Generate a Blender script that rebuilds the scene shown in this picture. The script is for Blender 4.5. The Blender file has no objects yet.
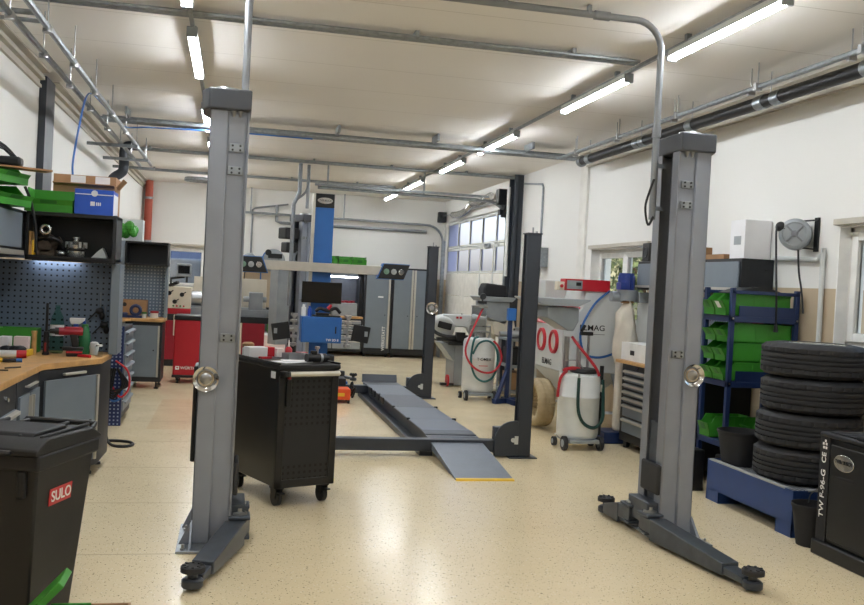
import bpy, bmesh, math, random
from mathutils import Vector, Matrix
D = bpy.data; SC = bpy.context.scene; COL = SC.collection
RND = random.Random(7); PI = math.pi
# ---------------------------------------------------------------- materials
def lin(c):
    return tuple(((v/255)/12.92 if v/255 <= .04045 else ((v/255+.055)/1.055)**2.4) for v in c)
def base_mat(name):
    m = D.materials.new(name); m.use_nodes = True
    n = m.node_tree.nodes; p = n['Principled BSDF']
    return m, n, m.node_tree.links, p
def mat(name, rgb, rough=.5, metal=0., var=.08, scale=6., bump=0., bscale=60., spec=.5, coat=0.):
    m, n, l, p = base_mat(name); c = lin(rgb)
    tc = n.new('ShaderNodeTexCoord'); nz = n.new('ShaderNodeTexNoise')
    nz.inputs['Scale'].default_value = scale; nz.inputs['Detail'].default_value = 5
    l.new(tc.outputs['Object'], nz.inputs['Vector'])
    cr = n.new('ShaderNodeValToRGB'); l.new(nz.outputs['Fac'], cr.inputs['Fac'])
    cr.color_ramp.elements[0].position = .3; cr.color_ramp.elements[1].position = .7
    cr.color_ramp.elements[0].color = (*[v*(1-var) for v in c], 1); cr.color_ramp.elements[1].color = (*[min(1, v*(1+var)) for v in c], 1)
    l.new(cr.outputs['Color'], p.inputs['Base Color'])
    p.inputs['Metallic'].default_value = metal
    mr = n.new('ShaderNodeMapRange'); mr.inputs['To Min'].default_value = max(.02, rough-.06); mr.inputs['To Max'].default_value = min(1, rough+.06)
    l.new(nz.outputs['Fac'], mr.inputs['Value']); l.new(mr.outputs['Result'], p.inputs['Roughness'])
    p.inputs['Specular IOR Level'].default_value = spec
    if coat: p.inputs['Coat Weight'].default_value = coat; p.inputs['Coat Roughness'].default_value = .1
    if bump:
        nb = n.new('ShaderNodeTexNoise'); nb.inputs['Scale'].default_value = bscale; nb.inputs['Detail'].default_value = 3
        l.new(tc.outputs['Object'], nb.inputs['Vector'])
        b = n.new('ShaderNodeBump'); b.inputs['Strength'].default_value = bump; b.inputs['Distance'].default_value = .005
        l.new(nb.outputs['Fac'], b.inputs['Height']); l.new(b.outputs['Normal'], p.inputs['Normal'])
    return m
def emis(name, rgb, s):
    m, n, l, p = base_mat(name)
    tc = n.new('ShaderNodeTexCoord'); nz = n.new('ShaderNodeTexNoise'); l.new(tc.outputs['Object'], nz.inputs['Vector'])
    mr = n.new('ShaderNodeMapRange'); mr.inputs['To Min'].default_value = s*.98; mr.inputs['To Max'].default_value = s*1.02
    l.new(nz.outputs['Fac'], mr.inputs['Value']); l.new(mr.outputs['Result'], p.inputs['Emission Strength'])
    p.inputs['Base Color'].default_value = (.9, .9, .9, 1); p.inputs['Emission Color'].default_value = (*lin(rgb), 1)
    return m
def glass(name, rgb, rough=.02, thin=True):
    m, n, l, p = base_mat(name)
    tc = n.new('ShaderNodeTexCoord'); nz = n.new('ShaderNodeTexNoise'); nz.inputs['Scale'].default_value = 3
    l.new(tc.outputs['Object'], nz.inputs['Vector'])
    mr = n.new('ShaderNodeMapRange'); mr.inputs['To Min'].default_value = rough; mr.inputs['To Max'].default_value = rough+.03
    l.new(nz.outputs['Fac'], mr.inputs['Value']); l.new(mr.outputs['Result'], p.inputs['Roughness'])
    p.inputs['Base Color'].default_value = (*lin(rgb), 1); p.inputs['Transmission Weight'].default_value = 1
    p.inputs['IOR'].default_value = 1.02 if thin else 1.3
    return m
def math_node(n, l, op, a, b=None):
    q = n.new('ShaderNodeMath'); q.operation = op
    for i, v in enumerate((a, b)):
        if v is None: continue
        if isinstance(v, (int, float)): q.inputs[i].default_value = v
        else: l.new(v, q.inputs[i])
    return q.outputs[0]
def mixc(n, l, fac, a, b):
    q = n.new('ShaderNodeMix'); q.data_type = 'RGBA'
    if isinstance(fac, (int, float)): q.inputs[0].default_value = fac
    else: l.new(fac, q.inputs[0])
    for i, v in ((6, a), (7, b)):
        if isinstance(v, tuple): q.inputs[i].default_value = (*v[:3], 1)
        else: l.new(v, q.inputs[i])
    return q.outputs[2]
def peg_mat(name, rgb, hole, pitch, half, axes='XZ', rough=.45, metal=.2):
    m, n, l, p = base_mat(name); c = lin(rgb)
    tc = n.new('ShaderNodeTexCoord'); sp = n.new('ShaderNodeSeparateXYZ'); l.new(tc.outputs['Object'], sp.inputs[0])
    f = []
    for a in axes:
        v = math_node(n, l, 'FRACT', math_node(n, l, 'DIVIDE', sp.outputs[a], pitch))
        f.append(math_node(n, l, 'LESS_THAN', math_node(n, l, 'ABSOLUTE', math_node(n, l, 'SUBTRACT', v, .5)), half/pitch))
    h = math_node(n, l, 'MULTIPLY', f[0], f[1])
    l.new(mixc(n, l, h, c, lin(hole)), p.inputs['Base Color'])
    p.inputs['Roughness'].default_value = rough; p.inputs['Metallic'].default_value = metal
    return m
def floor_mat():
    m, n, l, p = base_mat('floor_epoxy')
    tc = n.new('ShaderNodeTexCoord')
    nz = n.new('ShaderNodeTexNoise'); nz.inputs['Scale'].default_value = .8; nz.inputs['Detail'].default_value = 4; l.new(tc.outputs['Object'], nz.inputs['Vector'])
    c = mixc(n, l, nz.outputs['Fac'], lin((222, 204, 167)), lin((235, 218, 182)))
    for sc, thr, rad, col in ((46, .35, .15, (92, 76, 56)), (85, .35, .19, (132, 110, 82)), (60, .5, .2, (240, 230, 204)), (30, .6, .11, (64, 55, 44))):
        v = n.new('ShaderNodeTexVoronoi'); v.inputs['Scale'].default_value = sc; l.new(tc.outputs['Object'], v.inputs['Vector'])
        s = n.new('ShaderNodeSeparateColor'); l.new(v.outputs['Color'], s.inputs[0])
        a = math_node(n, l, 'GREATER_THAN', s.outputs[0], thr)
        r = math_node(n, l, 'MULTIPLY', s.outputs[1], rad*1.6)
        b = math_node(n, l, 'LESS_THAN', v.outputs['Distance'], r)
        c = mixc(n, l, math_node(n, l, 'MULTIPLY', math_node(n, l, 'MULTIPLY', a, b), .85), c, lin(col))
    # faint reddish patch and slab joints beside the work benches
    sp = n.new('ShaderNodeSeparateXYZ'); l.new(tc.outputs['Object'], sp.inputs[0])
    jy = math_node(n, l, 'LESS_THAN', math_node(n, l, 'ABSOLUTE', math_node(n, l, 'SUBTRACT', math_node(n, l, 'FRACT', math_node(n, l, 'DIVIDE', sp.outputs['Y'], 1.25)), .5)), .006)
    jx = math_node(n, l, 'LESS_THAN', sp.outputs['X'], .2)
    c = mixc(n, l, math_node(n, l, 'MULTIPLY', math_node(n, l, 'MULTIPLY', jy, jx), .35), c, lin((120, 100, 78)))
    px = math_node(n, l, 'LESS_THAN', math_node(n, l, 'ABSOLUTE', math_node(n, l, 'SUBTRACT', sp.outputs['X'], -.55)), .28)
    py = math_node(n, l, 'LESS_THAN', math_node(n, l, 'ABSOLUTE', math_node(n, l, 'SUBTRACT', sp.outputs['Y'], 11.3)), 1.2)
    c = mixc(n, l, math_node(n, l, 'MULTIPLY', math_node(n, l, 'MULTIPLY', px, py), .18), c, lin((205, 150, 105)))
    l.new(c, p.inputs['Base Color'])
    n2 = n.new('ShaderNodeTexNoise'); n2.inputs['Scale'].default_value = 2.2; n2.inputs['Detail'].default_value = 6; l.new(tc.outputs['Object'], n2.inputs['Vector'])
    mr = n.new('ShaderNodeMapRange'); mr.inputs['To Min'].default_value = .13; mr.inputs['To Max'].default_value = .3
    l.new(n2.outputs['Fac'], mr.inputs['Value']); l.new(mr.outputs['Result'], p.inputs['Roughness'])
    n3 = n.new('ShaderNodeTexNoise'); n3.inputs['Scale'].default_value = 9; l.new(tc.outputs['Object'], n3.inputs['Vector'])
    b = n.new('ShaderNodeBump'); b.inputs['Strength'].default_value = .12; b.inputs['Distance'].default_value = .01
    l.new(n3.outputs['Fac'], b.inputs['Height']); l.new(b.outputs['Normal'], p.inputs['Normal'])
    return m
def wall_mat(name, top, low, zsplit):
    m, n, l, p = base_mat(name)
    tc = n.new('ShaderNodeTexCoord'); sp = n.new('ShaderNodeSeparateXYZ'); l.new(tc.outputs['Object'], sp.inputs[0])
    nz = n.new('ShaderNodeTexNoise'); nz.inputs['Scale'].default_value = 1.3; nz.inputs['Detail'].default_value = 6; l.new(tc.outputs['Object'], nz.inputs['Vector'])
    t = mixc(n, l, nz.outputs['Fac'], tuple(v*.95 for v in lin(top)), lin(top)); w = mixc(n, l, nz.outputs['Fac'], tuple(v*.93 for v in lin(low)), lin(low))
    l.new(mixc(n, l, math_node(n, l, 'LESS_THAN', sp.outputs['Z'], zsplit), t, w), p.inputs['Base Color'])
    p.inputs['Roughness'].default_value = .7
    n2 = n.new('ShaderNodeTexNoise'); n2.inputs['Scale'].default_value = 40; l.new(tc.outputs['Object'], n2.inputs['Vector'])
    b = n.new('ShaderNodeBump'); b.inputs['Strength'].default_value = .08; l.new(n2.outputs['Fac'], b.inputs['Height']); l.new(b.outputs['Normal'], p.inputs['Normal'])
    return m
def ceil_mat():
    m, n, l, p = base_mat('ceiling_panel')
    tc = n.new('ShaderNodeTexCoord'); sp = n.new('ShaderNodeSeparateXYZ'); l.new(tc.outputs['Object'], sp.inputs[0])
    nz = n.new('ShaderNodeTexNoise'); nz.inputs['Scale'].default_value = .9; nz.inputs['Detail'].default_value = 6; l.new(tc.outputs['Object'], nz.inputs['Vector'])
    c = mixc(n, l, nz.outputs['Fac'], lin((228, 224, 218)), lin((236, 233, 228)))
    f = math_node(n, l, 'ABSOLUTE', math_node(n, l, 'SUBTRACT', math_node(n, l, 'FRACT', math_node(n, l, 'DIVIDE', sp.outputs['Y'], 1.0)), .5))
    c = mixc(n, l, math_node(n, l, 'MULTIPLY', math_node(n, l, 'LESS_THAN', f, .006), .35), c, lin((140, 130, 115)))
    l.new(c, p.inputs['Base Color']); p.inputs['Roughness'].default_value = .6
    return m
M = {}
def mk(k, *a, **kw): M[k] = mat(k, *a, **kw)
mk('white', (238, 238, 235), .5); mk('trim_white', (222, 220, 214), .6); mk('ledge', (186, 180, 168), .6, var=.12, scale=2)
mk('lift_grey', (144, 150, 161), .42, .15, var=.05, bump=.12, bscale=220); mk('cap_grey', (70, 73, 79), .45, .1); mk('arm_grey', (74, 80, 88), .38, .3, var=.2, scale=14)
mk('lip_grey', (138, 142, 150), .4, .3); mk('dark', (30, 32, 35), .5); mk('anthracite', (56, 61, 69), .42, .15); mk('deck', (106, 113, 124), .42, .3, var=.12, bump=.5, bscale=90); mk('deck_dark', (84, 90, 100), .42, .3, var=.12, bump=.5, bscale=90)
mk('black', (15, 16, 18), .45, var=.15); mk('black_gloss', (16, 17, 19), .25, var=.3, scale=5); mk('black_smudge', (17, 18, 20), .33, var=.7, scale=7); mk('bin_black', (17, 18, 21), .5, var=.1, bump=.15, bscale=300)
mk('rubber', (43, 43, 45), .75, var=.18, scale=20, bump=.2, bscale=150); mk('chrome', (205, 205, 205), .14, 1); mk('steel', (170, 172, 174), .3, .9, var=.15); mk('galv', (150, 156, 160), .42, .8, var=.18, scale=18); mk('alu', (196, 192, 182), .35, .6); mk('pipe_grey', (132, 135, 139), .4, .4)
mk('cab_grey', (118, 128, 138), .42, .15, var=.04); mk('cab_dark', (31, 33, 37), .45, .1); mk('wood', (196, 152, 96), .4, var=.18, scale=11); mk('plank', (150, 112, 74), .6, var=.2)
mk('card', (166, 128, 92), .75, var=.07); mk('green', (58, 140, 42), .42, var=.06); mk('green_dark', (40, 112, 44), .45); mk('blue', (44, 104, 176), .42, var=.05); mk('box_blue', (36, 84, 186), .5, var=.04); mk('navy', (27, 46, 88), .42, .1, var=.08); mk('tray_blue', (36, 66, 122), .42, .1, var=.08)
mk('red', (186, 28, 42), .4, var=.05); mk('deep_red', (150, 24, 44), .4); mk('orange', (222, 84, 34), .45); mk('yellow', (224, 182, 44), .5); mk('cream', (216, 208, 190), .5, var=.05); mk('machine_white', (206, 209, 208), .38, var=.04); mk('tank_white', (222, 225, 224), .4, var=.05); mk('machine_grey', (150, 156, 160), .4, .2); mk('canvas', (214, 206, 192), .85, var=.1, bump=.3, bscale=25)
mk('hose_red', (190, 40, 52), .4); mk('hose_teal', (28, 92, 92), .4); mk('hose_blue', (48, 100, 168), .4); mk('hose_beige', (176, 158, 124), .6); mk('hose_green', (26, 62, 56), .4); mk('red_pipe', (168, 76, 56), .5); mk('foam', (34, 34, 37), .8, var=.15); mk('paper', (228, 228, 230), .7, var=.03); mk('pink', (226, 210, 208), .6)
mk('bottle_green', (48, 112, 72), .25); mk('strip_zinc', (168, 172, 174), .5, .15); mk('motor_blue', (38, 58, 132), .4); mk('bark', (92, 74, 56), .85, bump=.6, bscale=20); mk('leaf', (92, 104, 66), .7, var=.5, scale=3); mk('leaf_pale', (146, 148, 112), .7, var=.4, scale=3); mk('asphalt', (150, 150, 150), .85); mk('tarp', (104, 110, 120), .6, var=.25, scale=3); mk('tarp_blue', (50, 58, 84), .55)
mk('iron', (82, 72, 62), .5, .6, var=.3, scale=25); mk('lens_green', (120, 150, 130), .2); mk('foil', (206, 208, 206), .25, .8, var=.2, scale=30); mk('maroon', (130, 32, 36), .45)
M['peg'] = peg_mat('peg', (104, 120, 138), (24, 27, 32), .0475, .0075); M['peg_pale'] = peg_mat('peg_pale', (112, 130, 150), (176, 192, 206), .0475, .011)
M['peg_x'] = peg_mat('peg_x', (112, 128, 146), (40, 46, 54), .0475, .009, 'YZ'); M['perf_black'] = peg_mat('perf_black', (34, 36, 39), (4, 4, 4), .045, .0095); M['perf_navy'] = peg_mat('perf_navy', (36, 50, 96), (150, 165, 195), .04, .008); M['peg_fine'] = peg_mat('peg_fine', (92, 98, 106), (50, 54, 60), .03, .006)
M['grate'] = peg_mat('grate', (152, 157, 160), (28, 32, 44), .04, .0145, 'XY', .5, .1)
M['floor'] = floor_mat(); M['ceil'] = ceil_mat(); M['wall'] = wall_mat('wall_paint', (229, 228, 224), (190, 172, 146), 1.82)
M['tube'] = emis('tube', (245, 250, 255), 24.); M['undershelf'] = emis('undershelf', (235, 240, 255), 6.)
M['glass'] = glass('glass', (238, 244, 248)); M['frost'] = glass('frost', (188, 197, 244), .3); M['pet_green'] = glass('pet_green', (186, 232, 208), .12); M['clear'] = glass('clear', (235, 240, 240), .05)
M['screen'] = mat('screen', (14, 15, 17), .18, var=.05)
# ---------------------------------------------------------------- mesh builder
class B:
    def __init__(s): s.bm = bmesh.new(); s.mi = 0
    def faces(s, vs, fs, sm=False):
        v = [s.bm.verts.new(p) for p in vs]
        for f in fs:
            try:
                q = s.bm.faces.new([v[i] for i in f]); q.material_index = s.mi; q.smooth = sm
            except ValueError: pass
        return s
    def box(s, x0, x1, y0, y1, z0, z1):
        return s.faces([(x, y, z) for z in (z0, z1) for y in (y0, y1) for x in (x0, x1)],
                [(0, 2, 3, 1), (4, 5, 7, 6), (0, 1, 5, 4), (2, 6, 7, 3), (0, 4, 6, 2), (1, 3, 7, 5)])
    def cbox(s, c, d, r=None):
        R = r or Matrix(); h = [v/2 for v in d]
        return s.faces([Vector(c)+R.to_3x3() @ Vector((x*h[0], y*h[1], z*h[2])) for z in (-1, 1) for y in (-1, 1) for x in (-1, 1)],
                [(0, 2, 3, 1), (4, 5, 7, 6), (0, 1, 5, 4), (2, 6, 7, 3), (0, 4, 6, 2), (1, 3, 7, 5)])
    def beam(s, p, q, w, h):   # box bar from p to q, w across, h up
        p, q = Vector(p), Vector(q); d = (q-p); L = d.length; d.normalize()
        up = Vector((0, 0, 1)) if abs(d.z) < .95 else Vector((0, 1, 0))
        sd = d.cross(up).normalized(); up = sd.cross(d)
        return s.faces([a+sd*x*w/2+up*z*h/2 for a in (p, q) for x, z in ((-1, -1), (1, -1), (1, 1), (-1, 1))],
                [(0, 1, 2, 3), (7, 6, 5, 4), (0, 4, 5, 1), (1, 5, 6, 2), (2, 6, 7, 3), (3, 7, 4, 0)])
    def tube(s, pts, r, n=8, closed=False, sub=0):
        P = [Vector(p) for p in pts]
        if sub:
            Q = []; m = len(P); rng = range(m) if closed else range(m-1)
            for i in rng:
                a, b, c, d = (P[(i-1) % m], P[i], P[(i+1) % m], P[(i+2) % m]) if closed else (P[max(i-1, 0)], P[i], P[i+1], P[min(i+2, m-1)])
                for k in range(sub):
                    t = k/sub
                    Q.append(.5*((2*b)+(c-a)*t+(2*a-5*b+4*c-d)*t*t+(3*b-a-3*c+d)*t**3))
            if not closed: Q.append(P[-1])
            P = Q
        m = len(P); rr = r if isinstance(r, (list, tuple)) else [r]*m
        if len(rr) != m: rr = [rr[min(len(rr)-1, int(i*(len(rr)-1)/(m-1)+.5))] for i in range(m)]
        T = []
        for i in range(m):
            a = P[(i-1) % m] if closed or i else P[0]; b = P[(i+1) % m] if closed or i < m-1 else P[-1]
            t = (b-a); T.append(t.normalized() if t.length > 1e-9 else Vector((0, 0, 1)))
        u = T[0].orthogonal().normalized(); vs = []
        for i in range(m):
            u = (u-T[i]*u.dot(T[i])); u = u.normalized() if u.length > 1e-6 else T[i].orthogonal().normalized()
            w = T[i].cross(u)
            vs += [P[i]+(u*math.cos(2*PI*k/n)+w*math.sin(2*PI*k/n))*rr[i] for k in range(n)]
        fs = [(i*n+k, i*n+(k+1) % n, ((i+1) % m)*n+(k+1) % n, ((i+1) % m)*n+k) for i in range(m if closed else m-1) for k in range(n)]
        s.faces(vs, fs, True)
        if not closed:
            c = [s.bm.verts.new(v) for v in vs[:n]]; e = [s.bm.verts.new(v) for v in vs[-n:]]
            for q in (c[::-1], e):
                f = s.bm.faces.new(q); f.material_index = s.mi
        return s
    def cyl(s, p, q, r, r2=None, n=18):
        return s.tube([p, q], [r, r if r2 is None else r2], n)
    def lathe(s, prof, o=(0, 0, 0), n=28, ax=(0, 0, 1)):
        ax = Vector(ax).normalized(); u = ax.orthogonal().normalized(); w = ax.cross(u); o = Vector(o)
        vs = [o+ax*z+(u*math.cos(2*PI*k/n)+w*math.sin(2*PI*k/n))*max(r, 1e-5) for r, z in prof for k in range(n)]
        fs = [(i*n+k, i*n+(k+1) % n, (i+1)*n+(k+1) % n, (i+1)*n+k) for i in range(len(prof)-1) for k in range(n)]
        s.faces(vs, fs, True); bmesh.ops.remove_doubles(s.bm, verts=s.bm.verts[-len(vs):], dist=5e-5); s.bm.verts.ensure_lookup_table()
        return s
    def prism(s, poly, ax, a, b):
        def P(u, v, t): return {'x': (t, u, v), 'y': (u, t, v), 'z': (u, v, t)}[ax]
        n = len(poly)
        return s.faces([P(u, v, a) for u, v in poly]+[P(u, v, b) for u, v in poly],
                [tuple(range(n))[::-1], tuple(range(n, 2*n))]+[(i, (i+1) % n, n+(i+1) % n, n+i) for i in range(n)])
    def ball(s, c, r, n=12, sc=(1, 1, 1)):
        m = bmesh.ops.create_uvsphere(s.bm, u_segments=n, v_segments=max(6, n//2+2), radius=r)
        for v in m['verts']: v.co = Vector((v.co.x*sc[0], v.co.y*sc[1], v.co.z*sc[2]))+Vector(c)
        for v in m['verts']:
            for f in v.link_faces: f.smooth = True; f.material_index = s.mi
        return s
    def ring(s, c, R, r, ax='z', n=32, k=8, a0=0, a1=2*PI):
        full = abs(a1-a0-2*PI) < 1e-4; P = []
        for i in range(n if full else n+1):
            a = a0+(a1-a0)*i/n; q = (R*math.cos(a), R*math.sin(a))
            P.append(Vector(c)+Vector({'z': (q[0], q[1], 0), 'x': (0, q[0], q[1]), 'y': (q[0], 0, q[1])}[ax]))
        return s.tube(P, r, k, closed=full)
    def build(s, name, m, parent=None, bev=0, ang=40, seg=2):
        bmesh.ops.recalc_face_normals(s.bm, faces=s.bm.faces)
        if parent is not None: s.bm.transform(root_inv(parent))
        me = D.meshes.new(name); s.bm.to_mesh(me); s.bm.free()
        for k in (m if isinstance(m, (list, tuple)) else [m]): me.materials.append(M[k])
        me.polygons.foreach_set('use_smooth', [True]*len(me.polygons)); me.set_sharp_from_angle(angle=math.radians(ang))
        o = D.objects.new(name, me); COL.objects.link(o)
        if parent is not None: o.parent = parent
        if bev:
            b = o.modifiers.new('bevel', 'BEVEL'); b.width = bev; b.segments = seg; b.limit_method = 'ANGLE'; b.angle_limit = math.radians(40); b.harden_normals = False
        return o
LOCAL = set()
def root_inv(o):
    while o.parent: o = o.parent
    if o.name in LOCAL: return Matrix()
    return Matrix.Translation(-Vector(o.location))
def thing(name, label, cat, loc=(0, 0, 0), rz=0., group=None, local=False):
    o = D.objects.new(name, None); COL.objects.link(o); o.location = loc; o.rotation_euler = (0, 0, rz); o.empty_display_size = .1
    o['label'] = label; o['category'] = cat
    if group: o['group'] = group
    if local or rz: LOCAL.add(o.name)
    return o
def solo(name, b, m, label, cat, group=None, bev=0, ang=40):    # a thing that is one mesh, its origin moved to its base
    o = b.build(name, m, None, bev, ang); me = o.data
    c = [v.co for v in me.vertices]
    p = Vector(((min(v.x for v in c)+max(v.x for v in c))/2, (min(v.y for v in c)+max(v.y for v in c))/2, min(v.z for v in c)))
    me.transform(Matrix.Translation(-p)); o.location = p; o['label'] = label; o['category'] = cat
    if group: o['group'] = group
    return o
def struct(o): o['kind'] = 'structure'; return o
def stuff(o): o['kind'] = 'stuff'; return o
def lab(o, t): o['label'] = t; return o
def dup(root, loc, rz=None, label=None, group=None):
    def cp(o, par):
        c = o.copy(); COL.objects.link(c)
        if par is not None: c.parent = par
        for k in list(o.children): cp(k, c)
        return c
    r = cp(root, None); r.location = loc
    if rz is not None: r.rotation_euler = (0, 0, rz)
    if label: r['label'] = label
    if group: r['group'] = group
    return r
def text(body, size, loc, rot, m, parent, name='lettering', ext=.0008, squeeze=1., align='CENTER'):
    c = D.curves.new(name, 'FONT'); c.body = body; c.size = size; c.extrude = ext; c.align_x = align; c.align_y = 'CENTER'; c.offset = size*.012
    c.materials.append(M[m]); o = D.objects.new(name, c); COL.objects.link(o)
    COL_ = bpy.context.view_layer; COL_.update(); me = D.meshes.new_from_object(o.evaluated_get(bpy.context.evaluated_depsgraph_get())); me.name = name
    D.objects.remove(o); D.curves.remove(c); o = D.objects.new(name, me); COL.objects.link(o)
    o.location = root_inv(parent) @ Vector(loc); o.rotation_euler = rot; o.scale = (squeeze, 1, 1); o.parent = parent
    return o
FY = (PI/2, 0, 0)            # text facing -y
FX = (PI/2, 0, -PI/2)        # text facing -x
# ---------------------------------------------------------------- the room
ZC, XR, XL, YB, YF = 3.66, 4.83, -2.03, 21.2, -4.0
def wall_cells(axis, a, b, u0, u1, z0, z1, holes):     # slab with rectangular openings
    bb = B(); us = sorted({u0, u1, *[h[0] for h in holes], *[h[1] for h in holes]}); zs = sorted({z0, z1, *[h[2] for h in holes], *[h[3] for h in holes]})
    for i in range(len(us)-1):
        for j in range(len(zs)-1):
            cu, cz = (us[i]+us[i+1])/2, (zs[j]+zs[j+1])/2
            if any(h[0] < cu < h[1] and h[2] < cz < h[3] for h in holes): continue
            if axis == 'x': bb.box(a, b, us[i], us[i+1], zs[j], zs[j+1])
            else: bb.box(us[i], us[i+1], a, b, zs[j], zs[j+1])
    bmesh.ops.remove_doubles(bb.bm, verts=bb.bm.verts, dist=1e-4)
    return bb
b = B(); b.box(XL-.3, XR+.3, YF-.3, YB+.3, -.2, 0); struct(b.build('floor', 'floor'))
b = B(); b.box(XL-.3, XR+.3, YF-.3, YB+.3, ZC, ZC+.2); struct(b.build('ceiling', 'ceil'))
GY0, GY1, GZ = 15.95, 20.98, 3.16
W1 = (4.7, 6.64, 1.34, 2.34); W2 = (10.15, 11.96, 1.25, 2.29); W3 = (-1.52, -.6, 1.32, 2.27)
struct(wall_cells('x', XR, XR+.3, YF, YB, 0, ZC, [W1, W2, (GY0, GY1, 0, GZ)]).build('wall_right', 'wall'))
struct(wall_cells('x', XL-.3, XL, YF, YB, 0, ZC, []).build('wall_left', 'wall'))
struct(wall_cells('y', YB, YB+.3, XL, XR, 0, ZC, [W3]).build('wall_back', 'wall'))
struct(wall_cells('y', YF-.3, YF, XL, XR, 0, ZC, []).build('wall_front', 'wall'))
# stepped ledge profiles along both long walls, under the ceiling
b = B()
for y0, y1 in ((YF, 10.06), (10.6, YB)):
    b.prism([(XL, 3.49), (XL+.03, 3.49), (XL+.03, 3.52), (XL+.012, 3.53), (XL+.012, 3.565), (XL+.06, 3.57), (XL+.06, 3.6), (XL+.03, 3.61), (XL+.03, 3.64), (XL+.1, 3.645), (XL+.1, ZC), (XL, ZC)], 'y', y0, y1)
struct(b.build('trim_1', 'ledge'))
b = B(); b.prism([(XR, 3.45), (XR-.05, 3.45), (XR-.05, 3.475), (XR-.02, 3.485), (XR-.02, 3.55), (XR-.09, 3.555), (XR-.09, 3.6), (XR-.16, 3.61), (XR-.16, ZC), (XR, ZC)], 'y', YF, 12.2); struct(b.build('trim_2', 'ledge'))
b = B(); b.box(XR-.035, XR, 12.17, 12.44, 0, 3.62); struct(b.build('trim_3', 'trim_white', bev=.006))
b = B()
b.box(XL, XL+.07, 10.1, 10.55, 0, 3.62)
struct(b.build('steel_column', 'anthracite'))
b = B()
for x0, x1, y0, y1 in ((XR-.16, XR, 15.2, 15.22), (XR-.16, XR, 15.5, 15.52), (XR-.09, XR-.07, 15.2, 15.52)): b.box(x0, x1, y0, y1, 0, ZC)
struct(b.build('steel_column', 'anthracite'))
# ---------------------------------------------------------------- windows
def window(name, axis, at, u0, u1, z0, z1, sashes, depth):
    e = D.objects.new(name, None); COL.objects.link(e); e['kind'] = 'structure'
    e.location = (at, (u0+u1)/2, z0) if axis == 'x' else ((u0+u1)/2, at, z0)
    def bx(b, d0, d1, a, c, e0, e1): b.box(at+d0, at+d1, a, c, e0, e1) if axis == 'x' else b.box(a, c, at+d0, at+d1, e0, e1)
    fr = B(); F = .055
    for q in ((u0, u0+F, z0, z1), (u1-F, u1, z0, z1), (u0, u1, z0, z0+F), (u0, u1, z1-F, z1)): bx(fr, depth, depth+.08, *q)
    fr.build('window_frame', 'trim_white', e, bev=.006)
    n = sashes; w = (u1-u0-2*F)/n
    for i in range(n):
        a, c = u0+F+i*w, u0+F+(i+1)*w; s = B(); G = .07
        for q in ((a, a+G, z0+F, z1-F), (c-G, c, z0+F, z1-F), (a+G, c-G, z0+F, z0+F+G), (a+G, c-G, z1-F-G, z1-F)): bx(s, depth-.02, depth+.06, *q)
        so = s.build('sash', 'white', e, bev=.008)
        p = B(); bx(p, depth+.015, depth+.03, a+G-.005, c-G+.005, z0+F+G-.005, z1-F-G+.005); p.build('pane', 'glass', so)
        h = B(); zc = (z0+z1)/2; uu = a+G*.5; bx(h, depth-.045, depth-.02, uu-.012, uu+.012, zc-.06, zc+.06); h.build('handle', 'white', so, bev=.004)
    for nm, q in (('lining', (u0, u0+.012, z0, z1)), ('lining', (u1-.012, u1, z0, z1)), ('lining', (u0, u1, z1-.012, z1))):
        s = B(); bx(s, -.004, depth+.02, *q); s.build(nm, 'white', e)
    s = B(); bx(s, -.03, depth, u0-.02, u1+.02, z0-.025, z0); s.build('sill', 'white', e, bev=.005)
    h = B(); bx(h, -.045, .02, u0-.03, u1+.03, z1, z1+.05); h.build('lintel_strip', 'ledge', e, bev=.004)
    return e
window('window_1', 'x', XR, *W1, 2, .1); window('window_2', 'x', XR, *W2, 2, .12); window('window_3', 'y', YB, *W3, 1, .1)
# ---------------------------------------------------------------- sectional garage door in the right wall
e = D.objects.new('door_1', None); COL.objects.link(e); e['kind'] = 'structure'; e.location = (XR+.08, (GY0+GY1)/2, 0)
XD = XR+.05
for k in range(4):
    b = B(); z0, z1 = k*.4925, (k+1)*.4925-.008; b.box(XD, XD+.04, GY0, GY1, z0, z1)
    for j in range(3): b.box(XD-.006, XD, GY0, GY1, z0+.05+j*.15, z0+.14+j*.15)
    b.build('panel_section', 'trim_white', e)
for z0, z1 in ((1.97, 2.535), (2.543, 3.14)):
    b = B(); w = (GY1-GY0)/5
    for i in range(6): b.box(XD, XD+.04, max(GY0, GY0+i*w-.03), min(GY1, GY0+i*w+.03), z0, z1)
    b.box(XD-.004, XD+.04, GY0, GY1, z0, z0+.05); b.box(XD-.004, XD+.04, GY0, GY1, z1-.06, z1); o = b.build('glazed_section', 'machine_white', e)
    for i in range(5):
        p = B(); p.box(XD+.012, XD+.025, GY0+i*w+.028, GY0+(i+1)*w-.028, z0+.048, z1-.058); p.build('pane', 'frost', o)
b = B(); y0, y1 = 17.05, 17.95
for q in ((y0-.05, y0, 0, 2.55), (y1, y1+.05, 0, 2.55), (y0, y1, 2.45, 2.55)): b.box(XD-.02, XD, *q)
wd = b.build('wicket_door', 'machine_white', e, bev=.004)
b = B(); b.box(XD-.07, XD-.02, 17.2, 17.5, 2.47, 2.55); b.build('door_closer', 'galv', wd, bev=.005)
b = B(); b.tube([(XD, 17.85, 1.06), (XD-.05, 17.85, 1.06), (XD-.05, 17.73, 1.06)], .01); b.build('handle', 'black', wd)
b = B(); b.box(XD-.025, XD-.006, 19.2, 19.25, 1.02, 1.1); b.box(XD-.025, XD-.006, 18.4, 18.45, 1.02, 1.1); b.build('latch', 'dark', e)
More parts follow.
